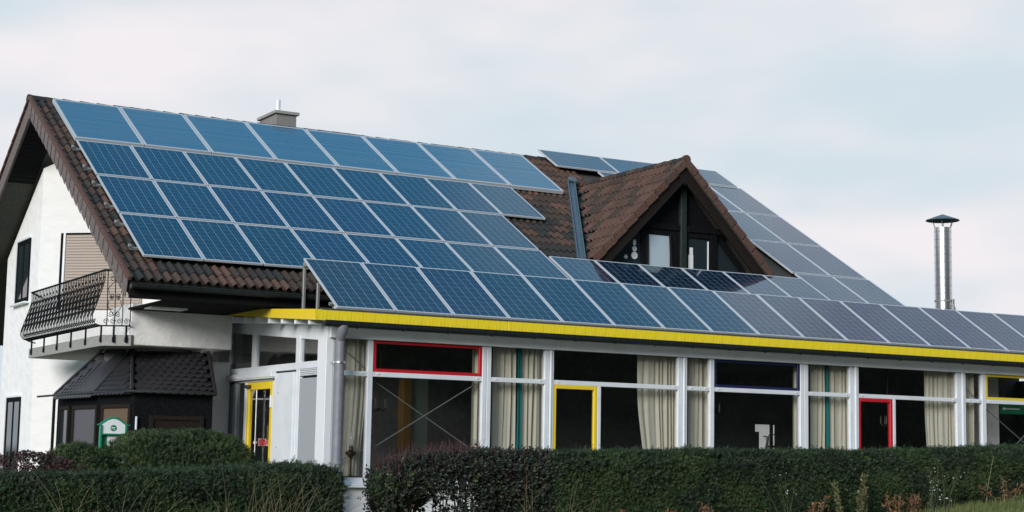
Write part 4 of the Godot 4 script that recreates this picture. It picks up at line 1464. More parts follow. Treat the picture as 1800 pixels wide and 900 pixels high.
# ---------------------------------------------------------------- metal flue
func build_flue() -> void:
	var c := Vector3(16.70, 3.335, -3.55)
	# seen over the annex roof; the numbers keep its outline at this distance
	var F := thing("metal_flue", c, "tall shiny steel flue pipe with conical rain cap behind the annex", "flue")
	F.position = Vector3(17.24, 3.335, -3.55)
	c = F.position
	var mb := MB.new()
	mb.lathe([Vector2(0.195, 0.0), Vector2(0.195, 2.99), Vector2(0.18, 2.99), Vector2(0.18, 2.6)], c, 28)
	put(F, "pipe", mb.mesh(), mats["steel"])
	for i in 16:
		mb = MB.new()
		mb.lathe([Vector2(0.195, -0.008), Vector2(0.199, -0.004), Vector2(0.199, 0.004), Vector2(0.195, 0.008)], c + Vector3(0, 0.22 + i * 0.178, 0), 28)
		put(F, "seam_ring", mb.mesh(), mats["steel"])
	for i in 6:
		var a := TAU * i / 6.0 + 0.3
		var d := Vector3(cos(a), 0, sin(a))
		mb = MB.new()
		mb.tube([c + d * 0.185 + Vector3(0, 2.95, 0), c + d * 0.26 + Vector3(0, 3.17, 0)], 0.009, 5)
		put(F, "cap_strut", mb.mesh(), mats["galv"])
	mb = MB.new()
	mb.lathe([Vector2(0.375, 3.15), Vector2(0.385, 3.16), Vector2(0.37, 3.175), Vector2(0.03, 3.30), Vector2(0.0, 3.305)], c, 28)
	mb.lathe([Vector2(0.0, 3.26), Vector2(0.375, 3.15)], c, 28)
	put(F, "rain_cap", mb.mesh(), mats["zinc"])
	mb = MB.new()
	mb.lathe([Vector2(0.195, 1.265), Vector2(0.207, 1.27), Vector2(0.207, 1.31), Vector2(0.195, 1.315)], c, 28)
	mb.cbox(c + Vector3(0.10, 1.25, 0.19), Vector3(0.07, 0.16, 0.06), 0.01)
	put(F, "clamp_band", mb.mesh(), mats["galv"])
	for e in [Vector3(-0.22, 0.0, 0.55), Vector3(0.42, 0.0, 0.45), Vector3(0.12, 0.0, 0.28)]:
		mb = MB.new()
		mb.tube([c + Vector3(0.10, 1.2, 0.21), c + e], 0.022, 6)
		put(F, "brace", mb.mesh(), mats["galv"])

# ---------------------------------------------------------------- things behind the glass
func curtain(x0: float, x1: float, xt0: float, xt1: float, label: String, y0 := 0.56, z := 1.0, m := "cloth", folds := 0.11) -> void:
	# x0..x1 at the hem, xt0..xt1 at the top
	var t := thing("curtain" if m == "cloth" else "fabric_strip", Vector3((x0 + x1) * 0.5, y0, z), label, "curtain", "curtains behind the annex windows")
	# the widths were read at the glass; the cloth hangs a little deeper in the room
	var deep := func(q): return q + (ZW - z) * (q + 10.16) / 23.45
	x0 = deep.call(x0)
	x1 = deep.call(x1)
	xt0 = deep.call(xt0)
	xt1 = deep.call(xt1)
	t.position.x = (x0 + x1) * 0.5
	var mb := MB.new()
	var nx := int(maxf(6.0, absf(xt1 - xt0) / folds * 10.0))
	var ny := 14
	var ph := rng.randf() * 6.0
	var ptf := func(i, j):
		var u := float(i) / nx
		var v := float(j) / ny
		var vv := smoothstep(0.0, 0.72, v)
		var xx := lerpf(lerpf(x0, x1, u), lerpf(xt0, xt1, u), vv)
		var k := (u + 0.075 * sin(u * 7.0 + ph) + 0.03 * sin(u * 19.0 + 2.0 * ph)) * absf(xt1 - xt0) / folds * TAU + ph
		var zz := z + (0.026 + 0.016 * sin(u * 5.0 + ph * 3.0)) * sin(k + 0.5 * sin(v * 3.0 + u * 4.0)) + 0.012 * sin(k * 0.37 + v * 2.0)
		return Vector3(xx, lerpf(y0, 2.66, v), zz)
	for i in nx:
		for j in ny:
			var a: Vector3 = ptf.call(i, j)
			var b: Vector3 = ptf.call(i + 1, j)
			var c: Vector3 = ptf.call(i + 1, j + 1)
			var d: Vector3 = ptf.call(i, j + 1)
			var e: Vector3 = ptf.call(i + 2, j) - ptf.call(maxi(i - 1, 0), j)
			var na := Vector3(-(b.z - a.z), 0, b.x - a.x).normalized()
			mb.quad(a, b, c, d)
	put(t, "cloth", mb.mesh(), mats[m])

func build_inside() -> void:
	curtain(0.08, 0.50, 0.08, 0.58, "beige curtain in the corner window beside the grey downpipe")
	curtain(2.42, 2.58, 2.42, 2.58, "narrow beige curtain at the right edge of red framed window")
	curtain(2.80, 3.10, 2.80, 3.12, "beige curtain left of the teal strip beside the red framed window")
	curtain(3.16, 3.23, 3.16, 3.23, "slim cream curtain touching the teal strip beside red framed window", 0.56, 1.01)
	curtain(3.35, 3.74, 3.35, 3.74, "beige curtain right of the teal strip beside yellow glazed door")
	curtain(3.245, 3.33, 3.245, 3.33, "teal fabric strip between curtains beside the red framed window", 0.56, 1.02, "teal", 0.3)
	curtain(5.75, 6.40, 5.60, 6.42, "beige curtain gathered beside the pane next to yellow glazed door")
	curtain(6.64, 7.05, 6.64, 7.05, "beige curtain in the narrow window left of blue framed pane")
	curtain(8.93, 9.06, 8.93, 9.06, "narrow beige curtain at the right edge of blue framed window")
	curtain(9.32, 9.64, 9.32, 9.66, "beige curtain left of the teal strip beside blue framed window")
	curtain(9.76, 10.24, 9.76, 10.24, "beige curtain right of the teal strip beside red glazed door")
	curtain(9.66, 9.75, 9.66, 9.75, "teal fabric strip between curtains beside the blue framed window", 0.56, 1.02, "teal", 0.3)
	curtain(12.12, 12.86, 12.05, 12.88, "beige curtain right of the red glazed door")
	curtain(13.16, 13.30, 13.14, 13.30, "narrow beige curtain left of the yellow framed upper window")
	# oil lamp on the inner sill
	var L := thing("oil_lamp", Vector3(0.43, 0.52, 1.10), "dark oil lamp with glass chimney on the corner window sill", "lamp")
	var b := L.position
	var mb := MB.new()
	mb.lathe([Vector2(0.0, 0.0), Vector2(0.075, 0.0), Vector2(0.07, 0.02), Vector2(0.018, 0.05), Vector2(0.016, 0.30), Vector2(0.03, 0.33), Vector2(0.085, 0.37), Vector2(0.085, 0.40), Vector2(0.035, 0.43), Vector2(0.03, 0.50), Vector2(0.0, 0.51)], b, 16)
	put(L, "stand", mb.mesh(), mats["brass"])
	mb = MB.new()
	mb.lathe([Vector2(0.028, 0.50), Vector2(0.036, 0.55), Vector2(0.016, 0.66), Vector2(0.014, 0.72)], b, 14)
	put(L, "glass_chimney", mb.mesh(), mats["lamp_glass"])
	mb = MB.new()
	mb.ext(0.06, 20.2, 0.44, 0.52, 0.92, 1.14)
	var sl := put(self, "inner_sill", mb.mesh(), mats["plinth"])
	meta(sl, "pale inner window sill running behind the annex panes", "window sill")
	# hanging candle lamp behind the red framed window
	for q in [[1.05, 0.75, 1.62, "hanging candle lamp behind the crossed braces of red framed window"], [7.55, 0.75, 1.75, "hanging candle lamp behind the blue framed window"], [11.75, 0.6, 1.65, "hanging candle lamp beside the curtain of red glazed door"]]:
		var C := thing("candle_lamp", Vector3(q[0], q[2], q[1]), q[3], "lamp", "candle lamps hanging in the annex")
		var p := C.position
		mb = MB.new()
		mb.tube([p + Vector3(0, 0.0, 0), p + Vector3(0, 2.93 - q[2], 0)], 0.006, 5)
		put(C, "chain", mb.mesh(), mats["brass"])
		for i in 5:
			var a := TAU * i / 5.0
			var e := p + Vector3(cos(a) * 0.13, 0, sin(a) * 0.13)
			mb = MB.new()
			mb.tube([p, p + Vector3(cos(a) * 0.07, -0.05, sin(a) * 0.07), e], 0.007, 5)
			put(C, "arm", mb.mesh(), mats["brass"])
			mb = MB.new()
			mb.lathe([Vector2(0.012, 0.0), Vector2(0.012, 0.12), Vector2(0.004, 0.15), Vector2(0.0, 0.15)], e, 8)
			put(C, "candle", mb.mesh(), flat("wax", Color(0.16, 0.15, 0.12), 0.6))
	# pale sheet added to stand for a bright window, and the bar beside it
	var S := thing("added_bright_panel", Vector3(8.92, 0.52, 0.55), "pale stepped panel added for a bright window, behind the blue framed window", "panel")
	mb = MB.new()
	mb.ext(8.64, 8.95, 1.43, 1.56, 0.54, 0.56)
	mb.ext(8.73, 8.95, -0.10, 1.43, 0.54, 0.56)
	put(S, "sheet", mb.mesh(), mats["white_paint"])
	var BK := thing("bicycle_handlebar", Vector3(8.82, 1.0, 0.66), "dark handlebar with stem silhouetted against the pale stepped panel", "handlebar")
	mb = MB.new()
	mb.tube([Vector3(8.78, -0.10, 0.66), Vector3(8.79, 1.10, 0.66), Vector3(8.84, 1.34, 0.66)], 0.022, 6)
	put(BK, "stem", mb.mesh(), mats["black"])
	mb = MB.new()
	mb.tube([Vector3(8.76, 1.35, 0.62), Vector3(8.84, 1.34, 0.66), Vector3(8.87, 1.39, 0.68), Vector3(8.93, 1.385, 0.70), Vector3(9.02, 1.36, 0.72)], 0.011, 6)
	put(BK, "bar", mb.mesh(), mats["black"])
	mb = MB.new()
	mb.cbox(Vector3(8.91, 1.17, 0.67), Vector3(0.16, 0.035, 0.07), 0.012)
	put(BK, "saddle", mb.mesh(), mats["black"])
	var V := thing("white_bar", Vector3(9.10, -0.10, 0.5), "thin white upright bar beside the pale stepped panel", "bar")
	mb = MB.new()
	mb.ext(9.085, 9.105, -0.10, 1.56, 0.49, 0.51, 0.003)
	put(V, "upright", mb.mesh(), mats["white_paint"])
	var WC := thing("wooden_column", Vector3(2.32, -0.1, -1.2), "ochre wooden column deep in the room behind the crossed braces", "column")
	mb = MB.new()
	mb.ext(2.36, 2.53, -0.1, 2.2, -1.3, -1.1, 0.012)
	put(WC, "shaft", mb.mesh(), flat("ochre", Color(0.30, 0.17, 0.05), 0.6))
	mb = MB.new()
	mb.ext(2.32, 2.535, -0.1, 0.05, -1.34, -1.06, 0.012)
	put(WC, "base", mb.mesh(), mats["brown_wood"])
	var PS := thing("room_divider", Vector3(2.6, -0.1, -1.2), "pale greenish screen beside the ochre column behind crossed braces", "screen")
	mb = MB.new()
	mb.ext(2.54, 2.88, 0.1, 2.2, -1.22, -1.18, 0.006)
	put(PS, "panel", mb.mesh(), flat("pale_green", Color(0.24, 0.31, 0.27), 0.7))
	mb = MB.new()
	mb.ext(2.54, 2.88, -0.1, 0.1, -1.24, -1.16, 0.006)
	put(PS, "foot", mb.mesh(), mats["brown_wood"])
	# right end: white pillar and the green arrow sign
	var W := thing("white_pillar", Vector3(14.9, -0.1, 0.1), "white rough pillar standing behind the yellow framed upper window", "pillar")
	mb = MB.new()
	mb.ext(14.62, 15.08, -0.10, 2.9, -0.1, 0.2, 0.01)
	put(W, "shaft", mb.mesh(), mats["plinth"])
	var G := thing("exit_sign", Vector3(15.45, 1.95, 0.22), "green sign with a white arrow hanging beside the white pillar", "sign")
	mb = MB.new()
	mb.ext(15.10, 16.0, 1.94, 2.13, 0.20, 0.23, 0.004)
	put(G, "board", mb.mesh(), mats["sign_green"])
	mb = MB.new()
	mb.prism([Vector3(15.13, 2.045, 0.236), Vector3(15.20, 2.01, 0.236), Vector3(15.20, 2.08, 0.236)], Vector3(0, 0, -0.004))
	mb.ext(15.20, 15.62, 2.035, 2.055, 0.232, 0.236)
	put(G, "arrow", mb.mesh(), mats["white_paint"])
	mb = MB.new()
	mb.tube([Vector3(15.2, 2.13, 0.215), Vector3(15.2, 2.97, 0.215)], 0.006, 5)
	mb.tube([Vector3(15.9, 2.13, 0.215), Vector3(15.9, 2.97, 0.215)], 0.006, 5)
	put(G, "hanger", mb.mesh(), mats["galv"])

# ---------------------------------------------------------------- menu case
func build_menu_case() -> void:
	var c := Vector3(-3.11, -0.15, 0.5)
	var yaw := 0.0
	var T := thing("menu_case", c, "green framed menu display case with arched white header above the hedge", "display case")
	var z := c.z
	var x0 := -3.31
	var x1 := -2.91
	var mb := MB.new()
	mb.ext(x0, x0 + 0.03, 0.60, 1.25, z - 0.03, z + 0.04, 0.004)
	mb.ext(x1 - 0.03, x1, 0.60, 1.25, z - 0.03, z + 0.04, 0.004)
	mb.ext(x0 + 0.03, x1 - 0.03, 1.10, 1.125, z - 0.03, z + 0.04, 0.004)
	mb.ext(x0 + 0.03, x1 - 0.03, 0.60, 0.63, z - 0.03, z + 0.04, 0.004)
	put(T, "frame", mb.mesh(), mats["green_paint"])
	var arc := func(t): return 1.245 + 0.105 * pow(sin(PI * t), 1.2)
	mb = MB.new()
	var pts := []
	for i in 17:
		var t := i / 16.0
		pts.append(Vector3(lerpf(x0 - 0.01, x1 + 0.01, t), arc.call(t), z + 0.005))
	mb.tube(pts, 0.020, 8)
	mb.tube([Vector3(x0 - 0.04, 1.25, z + 0.005), Vector3(x0, 1.245, z + 0.005)], 0.012, 6)
	mb.tube([Vector3(x1, 1.245, z + 0.005), Vector3(x1 + 0.05, 1.25, z + 0.005)], 0.012, 6)
	put(T, "arched_top", mb.mesh(), mats["green_paint"])
	mb = MB.new()
	var hp := [Vector3(x0 + 0.03, 1.125, z + 0.02), Vector3(x1 - 0.03, 1.125, z + 0.02)]
	for i in range(15, 0, -1):
		var t := i / 16.0
		hp.append(Vector3(lerpf(x0, x1, t), arc.call(t), z + 0.02))
	mb.prism(hp, Vector3(0, 0, -0.02))
	put(T, "header", mb.mesh(), mats["white_paint"])
	mb = MB.new()
	var ep := []
	for i in 20:
		var a := TAU * i / 20.0
		ep.append(Vector3((x0 + x1) * 0.5 + cos(a) * 0.046, 1.205 + sin(a) * 0.046, z + 0.024))
	mb.prism(ep, Vector3(0, 0, -0.003))
	put(T, "round_emblem", mb.mesh(), mats["green_paint"])
	mb = MB.new()
	var ec := Vector3((x0 + x1) * 0.5, 1.203, z + 0.026)
	mb.box(ec + Vector3(-0.004, 0.004, 0), Vector3(0.058, 0.012, 0.003), Basis(Vector3.BACK, 0.25))
	mb.box(ec + Vector3(0.012, -0.018, 0), Vector3(0.018, 0.014, 0.003))
	mb.box(ec + Vector3(-0.016, 0.010, 0.0005), Vector3(0.018, 0.010, 0.003), Basis(Vector3.BACK, -0.5))
	put(T, "emblem_mark", mb.mesh(), mats["white_paint"])
	mb = MB.new()
	mb.ext(x0 + 0.03, x1 - 0.03, 0.63, 1.10, z - 0.03, z - 0.015)
	put(T, "back_board", mb.mesh(), mats["green_paint"])
	mb = MB.new()
	mb.ext(x0 + 0.12, x1 - 0.03, 0.66, 1.09, z - 0.014, z - 0.010)
	put(T, "menu_sheet", mb.mesh(), mats["paper"])
	mb = MB.new()
	mb.ext(x0, x0 + 0.03, -0.15, 0.60, z - 0.02, z + 0.03, 0.004)
	put(T, "leg", mb.mesh(), mats["green_paint"])
	mb = MB.new()
	mb.ext(x1 - 0.03, x1, -0.15, 0.60, z - 0.02, z + 0.03, 0.004)
	put(T, "leg", mb.mesh(), mats["green_paint"])

# ---------------------------------------------------------------- plants
func leaf_mat(key: String) -> StandardMaterial3D:
	if mats.has(key):
		return mats[key]
	var m := StandardMaterial3D.new()
	m.vertex_color_use_as_albedo = true
	m.roughness = 0.6
	m.backlight_enabled = true
	m.backlight = lin(0.03, 0.04, 0.015)
	m.cull_mode = BaseMaterial3D.CULL_DISABLED
	mats[key] = m
	return m

# a sprig: a short stem with pairs of narrow leaves
func sprig_mesh(leaves: int, length: float, leaf_l: float, leaf_w: float) -> ArrayMesh:
	var mb := MB.new()
	for i in leaves:
		var t := (i + 0.5) / leaves
		var base := Vector3(0, t * length, 0)
		var an := i * 2.4
		var d := Vector3(cos(an), 0.75, sin(an)).normalized()
		var w := d.cross(Vector3.UP).normalized() * leaf_w * 0.5
		var nn := w.cross(d).normalized() * leaf_l * 0.08
		var mid := base + d * leaf_l * 0.5 + nn
		mb.tri(base, mid + w, base + d * leaf_l)
		mb.tri(base, base + d * leaf_l, mid - w)
	return mb.mesh()

func scatter(parent: Node, called: String, mesh: Mesh, m: Material, xfs: Array, cols: Array) -> MultiMeshInstance3D:
	var mm := MultiMesh.new()
	mm.transform_format = MultiMesh.TRANSFORM_3D
	mm.use_colors = true
	mm.mesh = mesh
	mm.instance_count = xfs.size()
	for i in xfs.size():
		mm.set_instance_transform(i, xfs[i])
		mm.set_instance_color(i, cols[i])
	var o := MultiMeshInstance3D.new()
	o.multimesh = mm
	o.material_override = m
	o.name = called
	parent.add_child(o, true)
	if parent is Node3D and parent != self:
		o.transform = (parent as Node3D).global_transform.affine_inverse()
	o.set_meta("kind", "stuff")
	return o

func facing(d: Vector3, roll: float, sc: float) -> Basis:
	var y := d.normalized()
	var x := y.cross(Vector3(0.31, 0.2, 0.93)).normalized()
	var z := x.cross(y)
	return (Basis(x, y, z) * Basis(Vector3.UP, roll)).scaled_local(Vector3.ONE * sc)

# a clipped hedge along x: top heights in a table of (x, y), front face at z1, back at z0
func hedge_top(tab: Array, x: float) -> float:
	for i in tab.size() - 1:
		if x <= tab[i + 1][0]:
			return lerpf(tab[i][1], tab[i + 1][1], clampf((x - tab[i][0]) / (tab[i + 1][0] - tab[i][0]), 0, 1))
	return tab[-1][1]

func make_hedge(label: String, tab: Array, z0: float, z1: float, per_m2: float, palette: Array, mesh: Mesh, open_end := 0.0, called := "hedge") -> Node3D:
	var xa: float = tab[0][0]
	var xb: float = tab[-1][0]
	var H := thing(called, Vector3((xa + xb) * 0.5, ground_y((xa + xb) * 0.5, (z0 + z1) * 0.5), (z0 + z1) * 0.5), label, "hedge")
	var nz := noise(int(xa * 13 + z0 * 7) + 50, 0.9, 3)
	var nc := noise(int(xb * 11 + z1 * 5) + 90, 0.6, 3)
	var xfs := []
	var cols := []
	var L := xb - xa
	var hh := 0.95
	var count := int(L * (hh + (z1 - z0) + 0.5) * per_m2)
	for i in count:
		var x := lerpf(xa, xb, rng.randf())
		var top := hedge_top(tab, x)
		var gy := ground_y(x, z1)
		var f := rng.randf() * (hh + (z1 - z0) + 0.45)
		var p: Vector3
		var n: Vector3
		var bulge := 0.09 * nz.get_noise_3d(x * 1.6, top * 3.0, f * 2.0)
		if f < hh:       # front
			var y := lerpf(gy + 0.02, top, f / hh)
			var round := smoothstep(top - 0.14, top, y)
			var under := smoothstep(gy + 0.35, gy, y)
			p = Vector3(x, y, z1 - 0.12 * round * round - 0.10 * under + bulge)
			n = Vector3(0, 0.35 + 0.8 * round, 1.0)
		elif f < hh + (z1 - z0):     # top
			p = Vector3(x, top - 0.02 + bulge * 0.45, lerpf(z1 - 0.08, z0 + 0.05, (f - hh) / (z1 - z0)))
			n = Vector3(0, 1, 0.25)
		else:            # ends
			var left := rng.randf() < 0.5
			var ex := xa if left else xb
			p = Vector3(ex + bulge, lerpf(ground_y(ex, z1), hedge_top(tab, ex) - 0.04, sqrt(rng.randf())), lerpf(z0, z1 - 0.05, rng.randf()))
			n = Vector3(-1 if left else 1, 0.4, 0.2)
		p += Vector3(rng.randfn(0, 0.02), rng.randfn(0, 0.018), -absf(rng.randfn(0, 0.045)))
		if rng.randf() < 0.035:
			p += n.normalized() * rng.randf_range(0.02, 0.075)
		if open_end > 0.0 and f < hh:
			var fade := clampf((xa + open_end - x) / open_end, 0.0, 1.0)
			var lowness := clampf((top - 0.30 - p.y) / 0.2, 0.0, 1.0)
			if rng.randf() < fade * lowness * 1.25 + (0.35 * fade if nz.get_noise_2d(x * 4.0, p.y * 4.0) < -0.1 else 0.0):
				continue
		n = (n.normalized() + Vector3(rng.randfn(0, 0.45), rng.randfn(0, 0.35) + 0.1, rng.randfn(0, 0.4))).normalized()
		xfs.append(Transform3D(facing(n, rng.randf() * TAU, rng.randf_range(0.75, 1.3)), p))
		var pick := clampf(0.5 + 0.9 * nc.get_noise_3d(p.x * 1.5, p.y * 2.5, 0.0) + rng.randfn(0, 0.22), 0.0, 0.999)
		var c: Color = palette[int(pick * palette.size())]
		if rng.randf() < 0.05:
			c = Color(0.075, 0.095, 0.032)      # young tips, anywhere on the hedge
		cols.append(c.lerp(palette[rng.randi() % palette.size()], 0.3))
	scatter(H, "foliage", mesh, leaf_mat("leaf"), xfs, cols)
	# twigs inside: a dense dark tangle so that light does not pass straight through
	var mb := MB.new()
	var nt := int(L * 46)
	for i in nt:
		var x := lerpf(xa + 0.06, xb - 0.06, rng.randf())
		if open_end > 0.0 and x < xa + open_end and rng.randf() < 0.6:
			continue
		var top := hedge_top(tab, x)
		var z := lerpf(z0 + 0.12, z1 - 0.14, rng.randf())
		var y0 := ground_y(x, z) - 0.05
		var e := Vector3(x + rng.randfn(0, 0.14), lerpf(top - 0.35, top - 0.06, rng.randf()), clampf(z + rng.randfn(0, 0.1), z0 + 0.05, z1 - 0.08))
		mb.tube([Vector3(x, y0, z), Vector3(x, y0, z).lerp(e, 0.5) + Vector3(rng.randfn(0, 0.03), 0, rng.randfn(0, 0.03)), e], [0.012, 0.008, 0.003], 4, false)
	put(H, "twigs", mb.mesh(), mats["bark"]).set_meta("kind", "stuff")
	# inner foliage in the same leaf colours
	xfs = []
	cols = []
	for i in int(count * 0.55):
		var x := lerpf(xa + 0.04, xb - 0.04, rng.randf())
		if open_end > 0.0 and x < xa + open_end * 0.9 and rng.randf() < 0.93:
			continue
		var top := hedge_top(tab, x)
		var p := Vector3(x, lerpf(ground_y(x, z1), top - 0.05, rng.randf()), lerpf(z0 + 0.08, z1 - 0.06, rng.randf()))
		xfs.append(Transform3D(facing(Vector3(rng.randfn(0, 1), rng.randfn(0, 1), rng.randfn(0, 1) + 0.3), rng.randf() * TAU, rng.randf_range(1.2, 2.0)), p))
		var c: Color = palette[rng.randi() % palette.size()]
		cols.append(c)
	scatter(H, "inner_foliage", mesh, leaf_mat("leaf"), xfs, cols)
	return H

# a clipped rounded bush: superellipsoid
func make_bush(called: String, label: String, c: Vector3, r: Vector3, n: int, palette: Array, mesh: Mesh, pw := 2.6) -> Node3D:
	var gy := ground_y(c.x, c.z)
	var H := thing(called, Vector3(c.x, gy, c.z), label, "bush")
	var nz := noise(int(c.x * 31 + c.z * 17) + 400, 1.0, 3)
	var xfs := []
	var cols := []
	for i in n:
		var d := Vector3(rng.randfn(0, 1), rng.randfn(0, 1), rng.randfn(0, 1)).normalized()
		var k := pow(pow(absf(d.x), pw) + pow(absf(d.y), pw) + pow(absf(d.z), pw), -1.0 / pw)
		var depth := 1.0 - absf(rng.randfn(0, 0.05)) if i % 3 != 0 else rng.randf_range(0.35, 0.95)
		var b := 1.0 + 0.09 * nz.get_noise_3d(d.x * 2.2 + c.x, d.y * 2.2, d.z * 2.2) + 0.04 * nz.get_noise_3d(d.x * 7.0, d.y * 7.0, d.z * 7.0)
		var p := c + d * k * r * depth * b
		if p.y < gy:
			continue
		var nn := (d / r).normalized() + Vector3(rng.randfn(0, 0.4), rng.randfn(0, 0.35) + 0.15, rng.randfn(0, 0.4))
		xfs.append(Transform3D(facing(nn, rng.randf() * TAU, rng.randf_range(0.75, 1.35)), p))
		var pick := clampf(0.5 + 0.8 * nz.get_noise_3d(p.x * 1.7, p.y * 2.2, p.z * 1.7) + rng.randfn(0, 0.22), 0.0, 0.999)
		var cc: Color = palette[int(pick * palette.size())]
		cols.append(cc.lerp(palette[rng.randi() % palette.size()], 0.3))
	scatter(H, "foliage", mesh, leaf_mat("leaf"), xfs, cols)
	var mb := MB.new()
	for i in 60:
		var a := rng.randf() * TAU
		var q := c + Vector3(cos(a) * r.x * 0.75, r.y * rng.randf_range(0.1, 0.8), sin(a) * r.z * 0.75) * sqrt(rng.randf())
		mb.tube([Vector3(c.x + rng.randfn(0, 0.1) * r.x, gy - 0.05, c.z + rng.randfn(0, 0.05)), q], [0.014, 0.004], 4, false)
	put(H, "twigs", mb.mesh(), mats["bark"]).set_meta("kind", "stuff")
	return H

func build_plants() -> void:
	var yew := sprig_mesh(10, 0.058, 0.032, 0.0100)
	var broad := sprig_mesh(5, 0.06, 0.042, 0.024)
	var green := [Color(0.0061, 0.0152, 0.0061), Color(0.0106, 0.0274, 0.0084), Color(0.0167, 0.0418, 0.0106), Color(0.0258, 0.0593, 0.0137), Color(0.0456, 0.0760, 0.0182)]
	var bush := [Color(0.0091, 0.0228, 0.0061), Color(0.0167, 0.0395, 0.0084), Color(0.0266, 0.0570, 0.0106), Color(0.0395, 0.0722, 0.0137), Color(0.0646, 0.0950, 0.0198)]
	var dusk := [Color(0.008, 0.016, 0.009), Color(0.012, 0.016, 0.011), Color(0.018, 0.012, 0.012), Color(0.013, 0.025, 0.011), Color(0.034, 0.020, 0.017), Color(0.018, 0.034, 0.015), Color(0.010, 0.022, 0.010)]
	var red := [Color(0.0228, 0.0152, 0.0106), Color(0.0456, 0.0182, 0.0137), Color(0.0722, 0.0243, 0.0167), Color(0.0912, 0.0342, 0.0213)]
	# left hedge, its top falling gently to the left
	make_hedge("dark green clipped hedge in front of the white house and entrance", [[-8.6, 0.49], [-6.0, 0.52], [-4.0, 0.60], [-2.4, 0.69], [-2.0, 0.66]], 5.3, 6.2, 3400, green, yew)
	# right hedge: a mixed part with dark leaves, then long clipped yew
	make_hedge("dark leafy hedge with purple leaves and red twigs before the crossed braces", [[-1.20, 0.70], [-0.90, 0.83], [0.2, 0.91], [1.15, 0.89]], 5.4, 6.2, 1700, dusk, broad, 1.5, "mixed_hedge")
	make_hedge("long clipped yew hedge in front of the annex windows", [[1.0, 0.89], [2.5, 0.94], [4.1, 0.97], [6.5, 1.0], [9.6, 1.13], [14.0, 1.30]], 5.3, 6.25, 3300, green, yew, 0.0, "yew_hedge")
	# some yew showing at the ragged left end of the mixed part
	var yb := make_bush("yew_bush", "ragged dark yew growing at the open end of the mixed hedge", Vector3(-0.98, 0.50, 5.85), Vector3(0.40, 0.22, 0.30), 1300, green, yew, 2.0)
	make_bush("clipped_bush", "large clipped green bush between the menu case and yellow entrance door", Vector3(-2.78, 0.45, 2.5), Vector3(1.02, 0.68, 0.75), 17000, bush, yew, 3.0)
	make_bush("clipped_bush", "low rounded green bush in front of the dark bay window", Vector3(-4.20, 0.32, 2.7), Vector3(0.50, 0.60, 0.5), 8000, bush, yew, 2.2)
	make_bush("red_shrub", "small reddish brown shrub growing behind the left hedge", Vector3(-5.25, 0.30, 4.4), Vector3(0.75, 0.50, 0.45), 2600, red, broad, 2.2)
	# red twigs standing up out of the mixed hedge
	var T := thing("red_twig_shoots", Vector3(-0.1, 0.6, 5.8), "thin upright reddish shoots growing out of the mixed hedge top", "shoots")
	var mb := MB.new()
	for i in 620:
		var x := rng.randf_range(-1.3, 1.2)
		var top := hedge_top([[-1.20, 0.70], [-0.90, 0.83], [0.2, 0.91], [1.15, 0.89]], x)
		var z := rng.randf_range(5.5, 6.15)
		var l := rng.randf_range(0.05, 0.20) * (1.2 if x < 0.1 else 0.55)
		mb.tube([Vector3(x, top - 0.2, z), Vector3(x + rng.randfn(0, 0.02), top + l * 0.4, z), Vector3(x + rng.randfn(0, 0.035), top + l, z)], [0.004, 0.003, 0.0015], 3, false)
	put(T, "shoots", mb.mesh(), flat("red_twig", Color(0.085, 0.034, 0.036), 0.7)).set_meta("kind", "stuff")
	build_weeds(broad)

